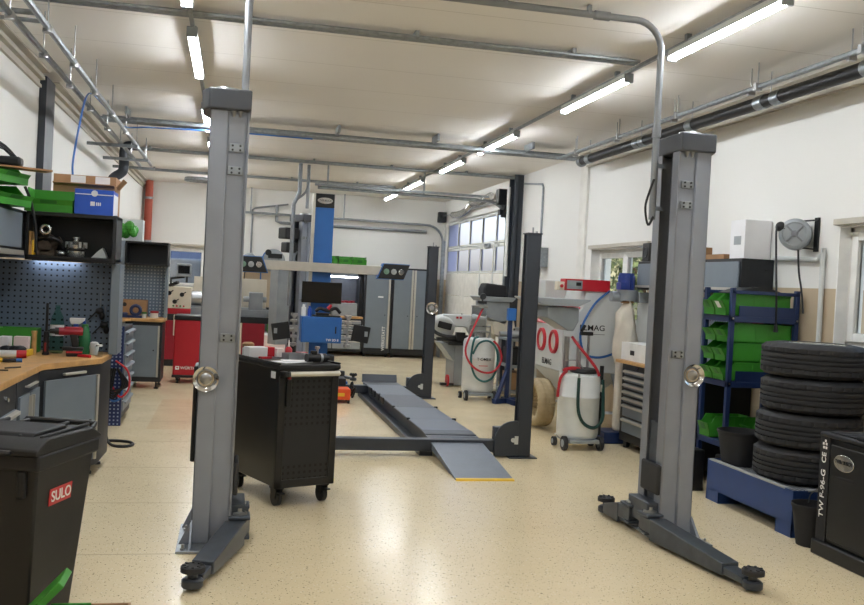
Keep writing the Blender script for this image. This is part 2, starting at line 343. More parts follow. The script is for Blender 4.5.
for yy, zz in ((GY0-.06, 3.24), (GY1+.06, 3.08)):    # vertical track, curve, ceiling track
    b = B(); P = [(XR-.06, yy, .02), (XR-.06, yy, zz-.4)]
    for i in range(1, 9):
        a = PI/2*i/8; P.append((XR-.06-.4*(1-math.cos(a)), yy, zz-.4+.4*math.sin(a)))
    P.append((1.35 if yy < 17 else .2, yy, zz+.02)); b.tube(P, .028, 6); b.box(XR-.05, XR, yy-.05, yy+.05, 0, zz-.35)
    if yy < 17: b.box(1.3, 4.4, yy-.03, yy+.03, zz+.05, zz+.09)
    for x in ((1.5, 3.2) if yy < 17 else (.3, 2.4)): b.box(x, x+.03, yy-.015, yy+.015, zz, ZC)
    b.build('door_track', 'galv', e)
b = B(); b.tube([(XR-.1, GY0-.1, 3.3), (XR-.1, GY1+.1, 3.3)], .016); b.build('shaft', 'steel', e)
b = B(); b.box(XR-.28, XR-.02, GY0-.2, GY0-.02, 3.18, 3.46); b.cyl((XR-.14, GY0-.11, 3.18), (XR-.14, GY0-.11, 2.96), .06); b.box(XR-.24, XR-.06, GY0-.16, GY0-.04, 3.0, 3.1); b.build('drive_motor', 'dark', e, bev=.012)
b = B(); b.box(XR-.2, XR-.02, GY1-.04, GY1+.14, 3.16, 3.4); b.build('bearing_plate', 'dark', e, bev=.01)
b = B(); b.box(XR-.05, XR-.02, GY0-.15, GY0-.08, 2.6, 2.75); b.build('stop_button', 'red', e, bev=.005)
b = B(); b.box(XR-.05, XR-.02, GY0-.15, GY0-.08, 2.45, 2.58); b.build('open_button', 'green_dark', e, bev=.005)
# corrugated flue bend above the door
b = B()
def flex(b, pts, r, rib=.012, sub=14):
    P = [Vector(p) for p in pts]; Q = []
    for i in range(len(P)-1):
        a, bb, c, d = P[max(i-1, 0)], P[i], P[i+1], P[min(i+2, len(P)-1)]
        for k in range(sub): 
            t = k/sub; Q.append(.5*((2*bb)+(c-a)*t+(2*a-5*bb+4*c-d)*t*t+(3*bb-a-3*c+d)*t**3))
    Q.append(P[-1]); b.tube(Q, [r+(rib if i % 2 else 0) for i in range(len(Q))], 12)
flex(b, [(XR-.1, 20.0, 3.27), (XR-.1, 19.3, 3.25), (XR-.1, 18.7, 3.3), (XR-.1, 18.3, 3.41), (XR-.1, 17.7, 3.37), (XR-.1, 17.2, 3.42), (XR-.1, 16.9, 3.44)], .06, .012)
solo('exhaust_hose', b, 'foil', 'corrugated silver exhaust hose snaking along the wall above the garage door', 'hose')
# ---------------------------------------------------------------- tube lights
def light(x, y0, y1, label):
    t = thing('ceiling_light', label, 'light', (x, (y0+y1)/2, ZC-.16), 0, 'long tube lights under the ceiling')
    b = B(); b.prism([(x-.043, ZC-.118), (x-.038, ZC-.07), (x+.038, ZC-.07), (x+.043, ZC-.118)], 'y', y0, y1); b.build('housing', 'machine_white', t, bev=.004)
    b = B(); b.prism([(x+.037*math.cos(a), ZC-.115-.032*math.sin(a)) for a in [-.12+(PI+.24)*i/12 for i in range(13)]], 'y', y0+.02, y1-.02); b.build('diffuser', 'tube', t)
    for y in (y0, y1): b = B(); b.box(x-.042, x+.042, y-.012, y+.012, ZC-.15, ZC-.068); b.build('end_cap', 'machine_grey', t, bev=.006)
    for y in (y0+.25, y1-.25): b = B(); b.box(x-.02, x+.02, y-.02, y+.02, ZC-.07, ZC); b.build('bracket', 'galv', t)
YS = [(5.1, 6.62), (7.42, 9.0), (10.62, 12.3), (13.22, 14.7), (16.2, 17.9), (18.85, 20.3)]
ORD = ['nearest', 'second', 'third', 'fourth', 'fifth', 'farthest']
for i, (a, c) in enumerate(YS): light(3.25, a, c, 'lit tube light, %s in the row running towards the garage door' % ORD[i])
for i, (a, c) in enumerate(YS): light(-.4, a, c, 'lit tube light, %s in the row over the aisle along the benches' % ORD[i])
for a, c in ((1.9, 3.4), (-1.3, .2)):  # unseen tubes added to both rows to brighten the near post faces
    light(3.25, a, c, 'added tube light %s, in the row over the wheel balancer side' % ('just before the lift posts' if a > 0 else 'behind the viewpoint'))
    light(-.4, a, c, 'added tube light %s, in the row over the wheeled bin side' % ('just before the lift posts' if a > 0 else 'behind the viewpoint'))
b = B(); b.box(3.235, 3.265, -1.3, 20.3, ZC-.068, ZC-.04); solo('cable_duct', b, 'galv', 'thin grey cable duct linking the row of tube lights towards the garage door', 'cable duct')
b = B(); b.box(-.415, -.385, -1.3, 20.3, ZC-.068, ZC-.04); solo('cable_duct', b, 'galv', 'thin grey cable duct linking the row of tube lights over the aisle along the benches', 'cable duct')
# ---------------------------------------------------------------- conduits crossing the ceiling
def runs(y, x0, x1, offs, label, m='galv', clip=1.3):
    b = B()
    for dy, z, r in offs: b.tube([(x0, y+dy, z), (x1, y+dy, z)], r, 6)
    x = x0+.3
    while x < x1: b.box(x, x+.03, y+min(o[0] for o in offs)-.03, y+max(o[0] for o in offs)+.03, max(o[1] for o in offs), ZC); x += clip
    solo('ceiling_conduit', b, m, label, 'conduit')
runs(7.15, -1.6, 3.2, [(-.05, ZC-.045, .014), (0, ZC-.045, .014), (.05, ZC-.045, .014)], 'thin pair of grey conduits crossing the ceiling nearest the two tall lift posts')
runs(11.9, -1.68, 4.5, [(-.14, 3.5, .022), (-.06, 3.5, .018), (.02, 3.5, .022), (.1, 3.52, .03), (.17, 3.57, .02)], 'thick bundle of silver pipes crossing the ceiling between the lift posts and the ramp')
runs(15.3, -1.7, 4.75, [(-.05, ZC-.05, .025), (.02, ZC-.05, .025)], 'grey conduit crossing the ceiling to the dark steel column beside the garage door')
runs(18.3, -1.88, 3.1, [(-.03, ZC-.05, .025), (.04, ZC-.05, .02)], 'farthest grey conduit crossing the ceiling, with a cable coil hung on it')
b = B()
for i in range(5): b.ring((-.74+.01*i, 18.28, 3.5-.012*i), .25+.012*i, .011, 'z', 28, 6)
solo('hanging_cable_coil', b, 'galv', 'round coil of grey cable hung on the farthest ceiling conduit', 'cable')
# right wall services: black pipe with clamps, silver rail on hangers
t = thing('ceiling_pipe', 'thick black insulated pipe with silver clamps along the top of the window wall', 'pipe', (4.42, 8.5, 3.36))
b = B(); b.tube([(4.43, 2.2, 3.42), (4.43, 11.45, 3.42)], .058, 14); b.build('pipe', 'black', t)
for y in (3.6, 5.85, 7.0, 7.25, 8.5, 9.6, 9.75, 11.2):
    b = B(); b.cyl((4.43, y-.06, 3.42), (4.43, y+.06, 3.42), .064, n=14); b.build('clamp', 'galv', t)
for y in (3.6, 5.85, 7.12, 8.5, 9.68, 11.2): b = B(); b.tube([(4.43, y, 3.48), (4.43, y, ZC)], .006, 6); b.build('hanger', 'steel', t)
b = B(); b.lathe([(0, 0), (.06, 0), (.075, .02), (.075, .07), (.045, .1), (0, .1)], (4.43, 11.44, 3.42), 16, (0, 1, 0)); b.build('end_cap', 'galv', t)
t = thing('pipe_rail', 'silver air pipe on threaded hangers running beside the black insulated pipe', 'pipe', (4.17, 8, 3.4))
b = B(); b.tube([(4.17, 2.2, 3.46), (4.17, 11.7, 3.46)], .02); b.tube([(4.23, 2.2, 3.47), (4.23, 11.7, 3.47)], .014); b.build('pipe', 'galv', t)
for y in (4.2, 5.6, 6.9, 8.3, 9.7, 11.0):
    for x, d in ((4.17, 0), (4.23, .2)): b = B(); b.tube([(x, y+d, 3.43), (x, y+d, ZC)], .006, 6); b.box(x-.03, x+.03, y+d-.02, y+d+.02, 3.43, 3.49); b.build('hanger', 'steel', t)
# left side services
t = thing('pipe_rail', 'pair of silver pipes on threaded hangers running above the work benches', 'pipe', (-1.45, 9, 3.3))
for x, z in ((-1.53, 3.34), (-1.36, 3.36)):
    b = B(); b.tube([(x, 3.4, z), (x, 15.3, z)], .024); b.build('pipe', 'galv', t)
for i, y in enumerate((5.3, 6.6, 7.7, 8.9, 10.1, 11.4, 12.7, 14)):
    for x, z, d in ((-1.53, 3.34, 0), (-1.36, 3.36, .35)): b = B(); b.tube([(x, y+d, z), (x, y+d, ZC)], .006, 6); b.lathe([(0, -.04), (.034, -.04), (.034, .0), (.02, .02), (0, .02)], (x, y+d, z), 12); b.build('hanger', 'steel', t)
for y in (12.6, 14.1, 15.2): b = B(); b.box(XL+.1, -1.3, y-.02, y+.02, 3.27, 3.31); b.build('cross_bar', 'galv', t)
b = B(); b.tube([(-1.4, 6.75, 3.4), (-1.9, 6.75, 3.4), (-1.96, 6.75, 3.36), (-1.96, 6.75, 3.1)], .02); b.build('branch_pipe', 'galv', t); b = B(); b.tube([(-1.4, 7.05, 3.42), (-1.85, 7.05, 3.42), (-1.85, 6.75, 3.42)], .016); b.build('branch_pipe', 'galv', t)
b = B(); b.tube([(-1.41, 8.52, 2.475), (-1.42, 8.57, 2.62), (-1.44, 8.95, 3.0), (-1.46, 9.35, 3.3), (-1.45, 9.65, 3.4), (-1.42, 10.2, 3.4), (-1.38, 11.6, 3.4), (-1.1, 11.7, 3.42), (-.6, 11.72, 3.44), (.02, 11.72, 3.45), (.9, 11.72, 3.45)], .009, 7, sub=8)
solo('air_hose', b, 'hose_blue', 'blue hose hanging from the silver pipes down to the cardboard box', 'hose')
b = B(); b.tube([(XL+.14, 14.9, 2.3), (XL+.14, 14.9, 2.96), (XL+.16, 14.9, 3.08), (XL+.26, 14.9, 3.16), (XL+.3, 14.9, 3.24), (XL+.3, 14.9, 3.5), (XL+.34, 14.9, 3.58), (XL+.5, 14.9, 3.6)], .075, 14, sub=4); b.cyl((XL+.14, 14.9, 2.3), (XL+.14, 14.9, 2.92), .09)
solo('drain_pipe', b, 'anthracite', 'dark grey plastic drain pipe with two bends high beside the bench wall', 'pipe')
t = thing('drain_pipe', 'rust red vertical drain pipe in the far corner', 'pipe', (XL+.14, YB-.13, 0))
b = B(); b.cyl((XL+.14, YB-.13, 0), (XL+.14, YB-.13, ZC), .085); b.build('pipe', 'red_pipe', t)
for z in (1.3, 2.3, 3.25): b = B(); b.cyl((XL+.14, YB-.13, z), (XL+.14, YB-.13, z+.05), .093); b.box(XL+.12, XL+.16, YB-.13, YB-.003, z+.01, z+.04); b.build('clamp', 'galv', t)
b = B(); b.tube([(-.42, 6.0, 3.52), (-.3, 6.0, 3.46), (-.15, 6.02, 3.47), (-.03, 6.03, 3.52)], .007, 6, sub=6)
solo('power_cord', b, 'white', 'short white cable sagging from the tube light to the grey lift pipe', 'cable')
# back wall pipes
b = B(); b.tube([(.36, YB-.045, 2.2), (.36, YB-.045, 3.18), (.42, YB-.045, 3.22), (1.15, YB-.045, 3.35)], .02, 8); b.tube([(.9, YB-.045, 3.3), (.9, YB-.045, 2.95), (1.0, YB-.045, 2.92), (4.4, YB-.045, 2.92)], .035, 8)
solo('conduit', b, 'pipe_grey', 'thin grey conduits on the far wall behind the blue column', 'conduit')
# right wall pipes
b = B(); b.tube([(XR-.03, 7.5, 2.085), (XR-.03, 6.86, 2.06), (XR-.03, 6.8, 2.03), (XR-.03, 6.79, .42)], .022, 8, sub=3)
solo('conduit', b, 'machine_white', 'white pipe bending down the wall under the cable reel', 'conduit')
b = B(); b.tube([(XR-.02, 14.1, 1.2), (XR-.02, 14.1, 3.35), (XR-.02, 14.15, 3.4), (XR-.02, 15.1, 3.5)], .018, 8)
solo('conduit', b, 'galv', 'grey conduit up the white wall beside the dark steel column', 'conduit')
b = B(); b.tube([(XR-.21, 15.32, 1.9), (XR-.22, 15.32, 2.6), (XR-.22, 15.34, 3.45)], .03, 8)
solo('conduit', b, 'white', 'white pipe up the dark steel column beside the garage door', 'conduit')
# ---------------------------------------------------------------- two-post lift posts
def lift_post(name, label, loc, s, rz=0, arms=((0, -1.02), (0, .75)), box=False, detail=True, pad_r=.065):
    """Local frame: y 0 .. .37 is the depth of the C column, open side towards +x when s = 1."""
    t = thing(name, label, 'lift post', loc, rz, local=True)
    def bx(b, x0, x1, y0, y1, z0, z1): b.box(min(s*x0, s*x1), max(s*x0, s*x1), y0, y1, z0, z1)
    b = B()
    for y0, y1 in ((0, .012), (.358, .37)): bx(b, -.12, -.012, y0, y1, .016, 2.72)
    for y0, y1 in ((.022, .034), (.336, .348)): bx(b, -.018, .105, y0, y1, .016, 2.7)
    for y0, y1 in ((.006, .034), (.336, .364)): bx(b, -.02, -.008, y0, y1, .016, 2.7)
    bx(b, -.12, -.108, .0, .37, .016, 2.7)
    b.build('column', 'lift_grey', t, bev=.005)
    b = B()
    for y0, y1 in ((.006, .105), (.265, .364)): bx(b, .104, .118, y0, y1, .016, 2.7)
    b.build('guide_lip', 'lip_grey', t, bev=.003)
    b = B(); bx(b, .02, .03, .12, .2, .3, 2.68); bx(b, .0, .012, .05, .32, .1, 2.69); b.build('cover_strip', 'black', t)
    b = B(); P = [(-.175, .09), (-.13, -.04), (.125, -.04), (.125, .41), (-.13, .41), (-.175, .28)]
    b.prism([(s*x, y) for x, y in P], 'z', 2.685, 2.812); b.build('top_cover', 'cap_grey', t, bev=.01)
    b = B(); b.lathe([(.085, 2.8), (.085, 2.83), (.075, 2.845), (.05, 2.85), (0, 2.85)], (-s*.03, .16, 0), 24); b.build('top_dome', 'steel', t)
    for z in ((2.46, 2.32, 1.29) if detail else (2.4, 1.3)):
        b = B(); bx(b, .0, .09, .004, .02, z-.026, z+.026); o = b.build('mounting_plate', 'galv', t, bev=.003)
        b = B()
        for dx in (.022, .068):
            for dz in (-.013, .013): b.cyl((s*dx, .004, z+dz), (s*dx, -.002, z+dz), .007, n=8)
        b.build('bolt', 'dark', o)
    for x in (.02, .06): b = B(); b.cyl((s*x, .01, 2.685), (s*x, .01, 2.65), .016, .006, 10); b.build('bolt', 'steel', t)
    b = B(); b.box(*sorted((-s*.2, s*.16)), -.17, .46, .0, .016); b.build('base_plate', 'galv', t, bev=.003)
    for y0, y1 in ((-.01, .0), (.37, .38)):
        b = B(); b.prism([(-s*.19, .016), (-s*.12, .016), (-s*.12, .17)], 'y', y0, y1); b.build('gusset', 'lift_grey', t)
    b = B(); b.prism([(-.14, .016), (0, .016), (0, .16)], 'x', -s*.12-.006, -s*.12+.006); b.build('gusset', 'lift_grey', t)
    for x, y in ((-.16, -.13), (-.16, .05), (-.16, .3), (.0, -.13), (.12, -.13), (-.05, .42)): b = B(); b.cyl((s*x, y, .016), (s*x, y, .028), .017, n=6); b.cyl((s*x, y, .028), (s*x, y, .05), .008, n=8); b.build('anchor_bolt', 'steel', t)
    # carriage and swing arms
    b = B(); bx(b, .03, .1, .115, .255, .1, .8); bx(b, .1, .2, .03, .34, .1, .25); bx(b, .1, .235, -.03, .12, .045, .065); bx(b, .1, .235, -.03, .12, .165, .185); bx(b, .1, .235, .25, .4, .045, .065); bx(b, .1, .235, .25, .4, .165, .185)
    ca = b.build('carriage', 'arm_grey', t, bev=.006)
    b = B(); bx(b, .12, .15, .0, .27, .31, .52); b.build('door_bumper', 'rubber', ca, bev=.014, seg=3)
    for y in (.045, .325): b = B(); b.cyl((s*.17, y, .03), (s*.17, y, .2), .03); b.lathe([(.045, .185), (.045, .198), (.02, .205), (.02, .225), (0, .225)], (s*.17, y, 0), 20); b.build('pivot_pin', 'steel', ca)
    for (dx, dy), y0 in zip(arms, (.045, .325)):
        p = Vector((s*.17, y0, 0)); q = p+Vector((s*dx, dy, 0)); d = (q-p).normalized(); n = Vector((-d.y, d.x, 0)); L = (q-p).length; ex = .19*L
        def box_taper(b, a, c, w0, w1, z0a, z1a, z0b, z1b):
            b.faces([a+n*k*w0/2+Vector((0, 0, z)) for z in (z0a, z1a) for k in (-1, 1)]+[c+n*k*w1/2+Vector((0, 0, z)) for z in (z0b, z1b) for k in (-1, 1)],
                    [(0, 1, 3, 2), (4, 6, 7, 5), (0, 4, 5, 1), (2, 3, 7, 6), (0, 2, 6, 4), (1, 5, 7, 3)])
        b = B(); box_taper(b, p-d*.05, p+d*.12, .11, .12, .067, .16, .06, .16); box_taper(b, p+d*.1, q-d*ex, .13, .125, .02, .165, .03, .105); arm = b.build('swing_arm', 'arm_grey', t, bev=.006)
        b = B(); box_taper(b, q-d*(ex+.1), q-d*.04, .105, .09, .04, .092, .03, .07); ext = b.build('arm_extension', 'arm_grey', arm, bev=.005)
        b = B(); b.lathe([(0, .016), (.052, .016), (.058, .024), (.058, .055), (.045, .066), (.026, .066), (.026, .1), (0, .1)], q, 20); b.build('pad_socket', 'anthracite', arm)
        b = B(); pr = pad_r; b.lathe([(0, .09), (.028, .09), (pr, .1), (pr, .126), (pr-.008, .132), (0, .128)], q, 24)
        for k in range(8): b.cbox(q+Vector((math.cos(k*PI/4), math.sin(k*PI/4), 0))*pr*.72+Vector((0, 0, .133)), (.02, .012, .008), Matrix.Rotation(k*PI/4, 3, 'Z'))
        b.build('rubber_pad', 'rubber', arm)
    if box:
        b = B(); bx(b, -.15, -.122, .1, .36, .5, 1.1); o = b.build('control_box', 'black', t, bev=.008)
    return t
lift_post('lift_post', 'tall grey lift post standing beside the black tool trolley, one arm towards the wheeled bin', (-.062, 5.78, 0), 1, 0, ((-.245, -.85), (-.05, .42)), True)
lift_post('lift_post', 'tall grey lift post in front of the green storage bins, two arms swung out', (3.065, 5.8, 0), -1, 0, ((-.13, -1.09), (.03, .4)))
L2 = lift_post('lift_post', 'distant grey lift post behind the blue wheel aligner column', (1.25, 16.36, 0), -1, math.radians(30), ((-.3, -1.4), (.9, .6)), detail=False)
b = B(); b.box(.13, .3, .05, .3, 2.2, 2.45); b.cyl((.22, .17, 2.21), (.22, .17, 1.9), .1)
o = b.build('power_unit', 'dark', L2, bev=.015)
b = B(); b.box(-.42, -.14, .05, .3, 2.36, 2.56); b.box(-.42, -.2, .0, .2, 2.12, 2.3); b.build('motor', 'black', L2, bev=.02)
b = B(); b.tube([(-.2, .1, 2.2), (-.28, .05, 2.05), (-.15, 0, 1.9), (-.3, -.02, 1.95), (-.2, .02, 2.15)], .02, 8, sub=6); b.build('hydraulic_hose', 'galv', L2)
b = B(); b.box(-.5, -.25, .1, .36, .5, 1.9); b.build('control_cabinet', 'machine_grey', L2, bev=.01)
b = B(); b.tube([(.96, 16.0, 1.2), (.96, 16.0, 2.95), (1.05, 16.0, 3.15), (1.05, 16.0, ZC)], .035, 10); b.tube([(1.2, 16.1, 2.9), (1.2, 16.1, ZC)], .03, 10); b.tube([(.96, 16, 3.0), (1.16, 16.05, 3.18), (1.2, 16.1, 3.4)], .02, 8, sub=4)
solo('riser_pipe', b, 'pipe_grey', 'grey riser pipes dropping from the ceiling to the distant lift post', 'pipe')
# grey bridge pipe between the two near posts
t = thing('bridge_pipe', 'grey pipe rising from one near lift post and crossing to the other under the ceiling', 'pipe', (1.4, 6.0, 2.2))
P = [(.03, 6.0, 2.795), (.03, 6.0, 3.42), (.06, 6.0, 3.54), (.16, 6.0, 3.6), (2.55, 6.0, 3.6), (2.72, 6.0, 3.575), (2.8, 6.0, 3.49), (2.83, 6.0, 3.36), (2.83, 6.0, 2.25)]
Q = [Vector(P[0]), Vector(P[1])]
def arc(c, a0, a1, r, n=8): return [Vector((c[0]+r*math.cos(a0+(a1-a0)*i/n), c[1], c[2]+r*math.sin(a0+(a1-a0)*i/n))) for i in range(n+1)]
Q = [Vector((.02, 6, 2.815))]+arc((.22, 6, 3.4), PI, PI/2, .2)+arc((2.66, 6, 3.4), PI/2, 0, .2)+[Vector((2.86, 6, 2.22))]
b = B(); b.tube(Q, .024, 14); b.build('pipe', 'pipe_grey', t)
for p, q in (((2.35, 6, 3.6), (2.46, 6, 3.6)), ((2.86, 6, 2.8), (2.86, 6, 2.87)), ((.02, 6, 2.815), (.02, 6, 2.85))): b = B(); b.cyl(p, q, .032, n=14); b.build('sleeve', 'pipe_grey', t)
for x in (.9, 1.7, 2.3): b = B(); b.box(x, x+.02, 5.975, 6.025, 3.6, ZC); b.build('clip', 'galv', t)
b = B(); b.tube([(2.86, 5.98, 2.24), (2.82, 5.97, 2.18), (2.79, 5.965, 2.3), (2.82, 5.97, 2.42), (2.845, 5.965, 2.5)], .009, 6, sub=5); b.build('cable', 'black', t)
b = B(); b.beam((2.86, 6.0, 2.3), (2.944, 6.0, 2.3), .02, .03); b.build('bracket', 'galv', t); b = B(); b.beam((2.86, 6.0, 2.6), (2.944, 6.0, 2.6), .02, .03); b.build('bracket', 'galv', t)
# ---------------------------------------------------------------- magnetic dishes on the posts
def dish(c, ax, r, label):
    t = thing('magnetic_dish', label, 'magnetic dish', c, 0, 'round steel dishes stuck on lift posts')
    b = B(); b.lathe([(0, .006), (r*.62, .006), (r*.66, .012), (r*.9, .026), (r, .03), (r, .026), (r*.92, .02), (r*.7, .0), (0, 0)], c, 32, ax); b.build('dish', 'chrome', t)
    b = B(); b.lathe([(0, .02), (r*.3, .02), (r*.42, .016), (r*.46, .006)], c, 24, ax); b.build('magnet', 'steel', t)
dish((-.135, 5.779, 1.035), (0, -1, 0), .078, 'round polished steel dish on the post beside the tool trolley')
dish((3.13, 5.799, 1.15), (0, -1, 0), .078, 'round polished steel dish on the post in front of the green bins')
dish((2.875, 13.197, 1.34), (0, -1, 0), .09, 'round polished steel dish on the distant dark post by the ramp end')
# ---------------------------------------------------------------- four-post lift with ramp
t = thing('four_post_lift', 'dark grey four-post car lift with chequered grey runways and ramps on the floor', 'car lift', (1.45, 11, 0))
PX = [-.06, 2.915]; PY = [8.79, 13.27]
for i, x in enumerate(PX):
    for k, y in enumerate(PY):
        x = PX[i]-(.045 if i and k else 0); s = -1 if i else 1    # the open side looks to the lift's middle
        b = B(); b.box(x-.07, x+.07, y-.07, y-.058, .012, 2.24); b.box(x-.07, x+.07, y+.058, y+.07, .012, 2.24); b.box(*sorted((x-s*.07, x-s*.058)), y-.07, y+.07, .012, 2.24); b.box(*sorted((x+s*.045, x+s*.06)), y-.012, y+.012, .05, 2.24)
        b.box(x-.08, x+.08, y-.08, y+.08, 2.24, 2.252); po = b.build('post', 'anthracite', t, bev=.004)
        b = B(); b.box(x-.16, x+.13, y-.12, y+.12, 0, .012); b.build('base_plate', 'anthracite', po, bev=.002)
        b = B(); b.cyl((x, y, 2.25), (x, y, 2.31), .009, n=8); b.build('bolt', 'steel', po); b = B(); b.cyl((x-.05*s, y+.03, 2.25), (x-.05*s, y+.03, 2.275), .012, n=8); b.build('bolt', 'steel', po)
        b = B(); pc = [(x+s*.07, .02), (x+s*.07, .37), (x+s*.11, .37)]+[(x+s*(.11+.2*math.sin(a)), .17+.2*math.cos(a)) for a in [PI/2*k/8 for k in range(9)]]+[(x+s*.31, .02)]
        b.prism(pc, 'y', y-.085, y-.055); b.build('pulley_cover', 'anthracite', po, bev=.004)
        b = B(); b.cyl((x+s*.12, y-.085, .18), (x+s*.12, y-.1, .18), .022, n=12); b.box(*sorted((x+s*.07, x+s*.105)), y-.1, y-.085, .14, .22); b.build('hub', 'machine_white', po)
        b = B(); b.box(*sorted((x+s*.09, x+s*.3)), y-.05, y+.06, .03, .3); b.build('pulley_housing', 'anthracite', po, bev=.01)
for y in PY: b = B(); b.box(.1, 2.77, y-.06, y+.06, .055, .17); b.build('cross_beam', 'anthracite', t, bev=.005)
RY0, RY1 = 8.98, 13.75
def runway(x0, x1):
    b = B()
    b.box(x0+.03, x0+.04, RY0, RY1, .03, .18); b.box(x1-.04, x1-.03, RY0, RY1, .03, .18); b.box(x0, x1, RY0, RY1, .172, .18)
    r = b.build('runway', 'anthracite', t)
    b = B(); b.box(x0-.1, x0+.03, RY0-.2, RY1-.4, .0, .045); b.box(x0-.1, x0-.085, RY0-.2, RY1-.4, .04, .06); b.build('jack_rail', 'anthracite', r, bev=.003)
    ys = [RY0+.22, 9.95, 10.9, 12.05, 13.2]
    for i in range(4): b = B(); b.box(x0+.005, x1-.005, ys[i]+.004, ys[i+1]-.004, .18, .1875); b.build('deck_plate', 'deck_dark' if i in (2,) else 'deck', r, bev=.002)
    for y in (9.95, 10.9, 12.05): b = B(); b.box(x1-.02, x1+.02, y-.015, y+.015, .178, .2); b.box(x0-.015, x0+.02, y-.015, y+.015, .178, .2); b.build('latch', 'dark', r)
    b = B(); b.prism([(RY0+.21, .188), (RY0-.08, .168), (RY0-.08, .158), (RY0+.21, .178)], 'x', x0-.002, x1+.002); b.build('transition_plate', 'deck_dark', r)
    b = B(); b.box(x0, x1, 13.2, 13.62, .18, .186); b.prism([(13.62, .18), (13.68, .29), (13.7, .29), (13.7, .18)], 'x', x0, x1); b.build('end_stop', 'anthracite', r, bev=.003)
    for k in range(4): b = B(); b.box(x0-.02, x0+.0, 11.6+k*.35, 11.75+k*.35, .12, .2); b.build('side_cleat', 'dark', r)
    b = B(); b.prism([(RY0-.08, .166), (7.68, .012), (7.68, .0), (7.72, .0), (RY0-.08, .15)], 'x', x0, x1)
    for x in (x0+.01, x1-.03): b.prism([(RY0-.1, .16), (7.75, .01), (7.75, 0), (8.0, 0), (RY0-.1, .08)], 'x', x, x+.02)
    rp = b.build('drive_on_ramp', 'deck', t, bev=.002)
    b = B(); b.prism([(7.68, .013), (7.655, .013), (7.65, 0), (7.68, 0)], 'x', x0, x1); b.prism([(7.7, .0155), (7.655, .0135), (7.655, .012), (7.7, .012)], 'x', x0, x1); b.build('edge_strip', 'yellow', rp)
runway(1.965, 2.49); runway(.38, .905)
# small orange jack beside the runway
JX, JY = -.16, .95
t = thing('floor_jack', 'low orange jack unit with black hoses on the floor beside the runway', 'jack', (1.62, 11.75, 0))
b = B(); b.box(1.5, 1.8, 11.5, 11.8, .05, .2); b.build('body', 'orange', t, bev=.01)
b = B(); b.box(1.56, 1.72, 11.494, 11.5, .1, .145); b.build('label_plate', 'yellow', t)
for x in (1.52, 1.78):
    for y in (11.54, 11.76): b = B(); b.cyl((x-.015, y, .03), (x+.015, y, .03), .03, n=12); b.build('wheel', 'black', t)
b = B(); b.box(1.46, 1.6, 11.9, 12.1, .0, .62); b.box(1.4, 1.66, 11.86, 12.14, .3, .36); b.build('lift_column', 'black', t, bev=.01)
b = B()
for k in range(5): b.tube([(1.82, 11.6+.05*k, .1), (1.87, 11.55+.08*k, .22-.02*k), (1.86, 11.75+.02*k, .06+.05*k), (1.83, 11.82, .18)], .016, 7, sub=5)
b.build('hose', 'black', t)
b = B(); b.box(1.45, 1.84, 11.84, 11.9, .02, .12); b.box(1.6, 1.78, 11.9, 12.2, .2, .3); b.build('cross_frame', 'dark', t, bev=.006)
t.location.x += JX; t.location.y += JY
# ---------------------------------------------------------------- wheel aligner
t = AL = thing('wheel_aligner', 'blue wheel aligner column with a white camera beam, monitor and blue cabinet', 'wheel aligner', (1.38, 14.7, 0))
b = B(); b.box(.9, 1.85, 14.3, 15.0, 0, .1); b.build('base', 'blue', t, bev=.01)
b = B(); b.box(1.24, 1.54, 14.62, 14.82, .1, 2.82); b.build('column', 'blue', t, bev=.006)
b = B(); b.box(1.2, 1.24, 14.6, 14.8, .1, 3.03); b.build('side_rail', 'alu', t, bev=.003)
b = B(); b.box(1.24, 1.54, 14.615, 14.825, 2.82, 3.04); hd = b.build('head', 'black', t, bev=.006)
b = B(); b.prism([(1.39+.12*math.cos(a), 2.93+.05*math.sin(a)) for a in [2*PI*k/28 for k in range(28)]], 'y', 14.605, 14.615); bd = b.build('badge', 'chrome', hd, bev=.002)
text('TWIN BUSCH', .05, (1.39, 14.604, 2.93), FY, 'dark', hd, squeeze=.62)
b = B(); b.box(.45, 2.34, 14.5, 14.62, 1.795, 1.94); bm_ = b.build('camera_beam', 'alu', t, bev=.006)
for sx in (-1, 1):
    cx = 1.4; f = lambda x: cx+sx*(x-cx)
    b = B(); b.prism([(f(2.27), 1.745), (f(2.36), 1.98), (f(2.78), 1.98), (f(2.69), 1.745)], 'y', 14.44, 14.5); cm = b.build('camera_head', 'black', t, bev=.012)
    b = B(); b.prism([(f(2.252), 1.735), (f(2.348), 1.99), (f(2.788), 1.99), (f(2.692), 1.735)], 'y', 14.475, 14.66); b.build('bezel', 'blue', cm, bev=.006)
    for x, m in ((2.38, 'lens_green' if sx > 0 else 'chrome'), (2.5, 'steel'), (2.62, 'chrome' if sx > 0 else 'lens_green')):
        b = B(); x = f(x+.02); b.lathe([(0, .012), (.022, .012), (.026, .004), (.042, .004), (.046, 0)], (x, 14.438, 1.86), 20, (0, -1, 0)); b.build('lens', m, cm)
b = B(); b.box(1.07, 1.69, 14.32, 14.36, 1.31, 1.64); mo = b.build('monitor', 'screen', t, bev=.006)
b = B(); b.box(1.34, 1.44, 14.36, 14.63, 1.42, 1.54); b.build('monitor_arm', 'dark', t)
b = B(); b.box(1.08, 1.7, 14.2, 14.62, .7, 1.1); cb = b.build('cabinet', 'blue', t, bev=.008)
b = B(); b.box(1.1, 1.66, 14.192, 14.2, .72, 1.08); dr = b.build('door', 'blue', cb, bev=.003)
b = B(); b.box(1.6, 1.62, 14.182, 14.192, .85, .96); b.build('handle', 'black', dr, bev=.003)
text('TW 3D 8', .05, (1.56, 14.19, .745), FY, 'white', dr)
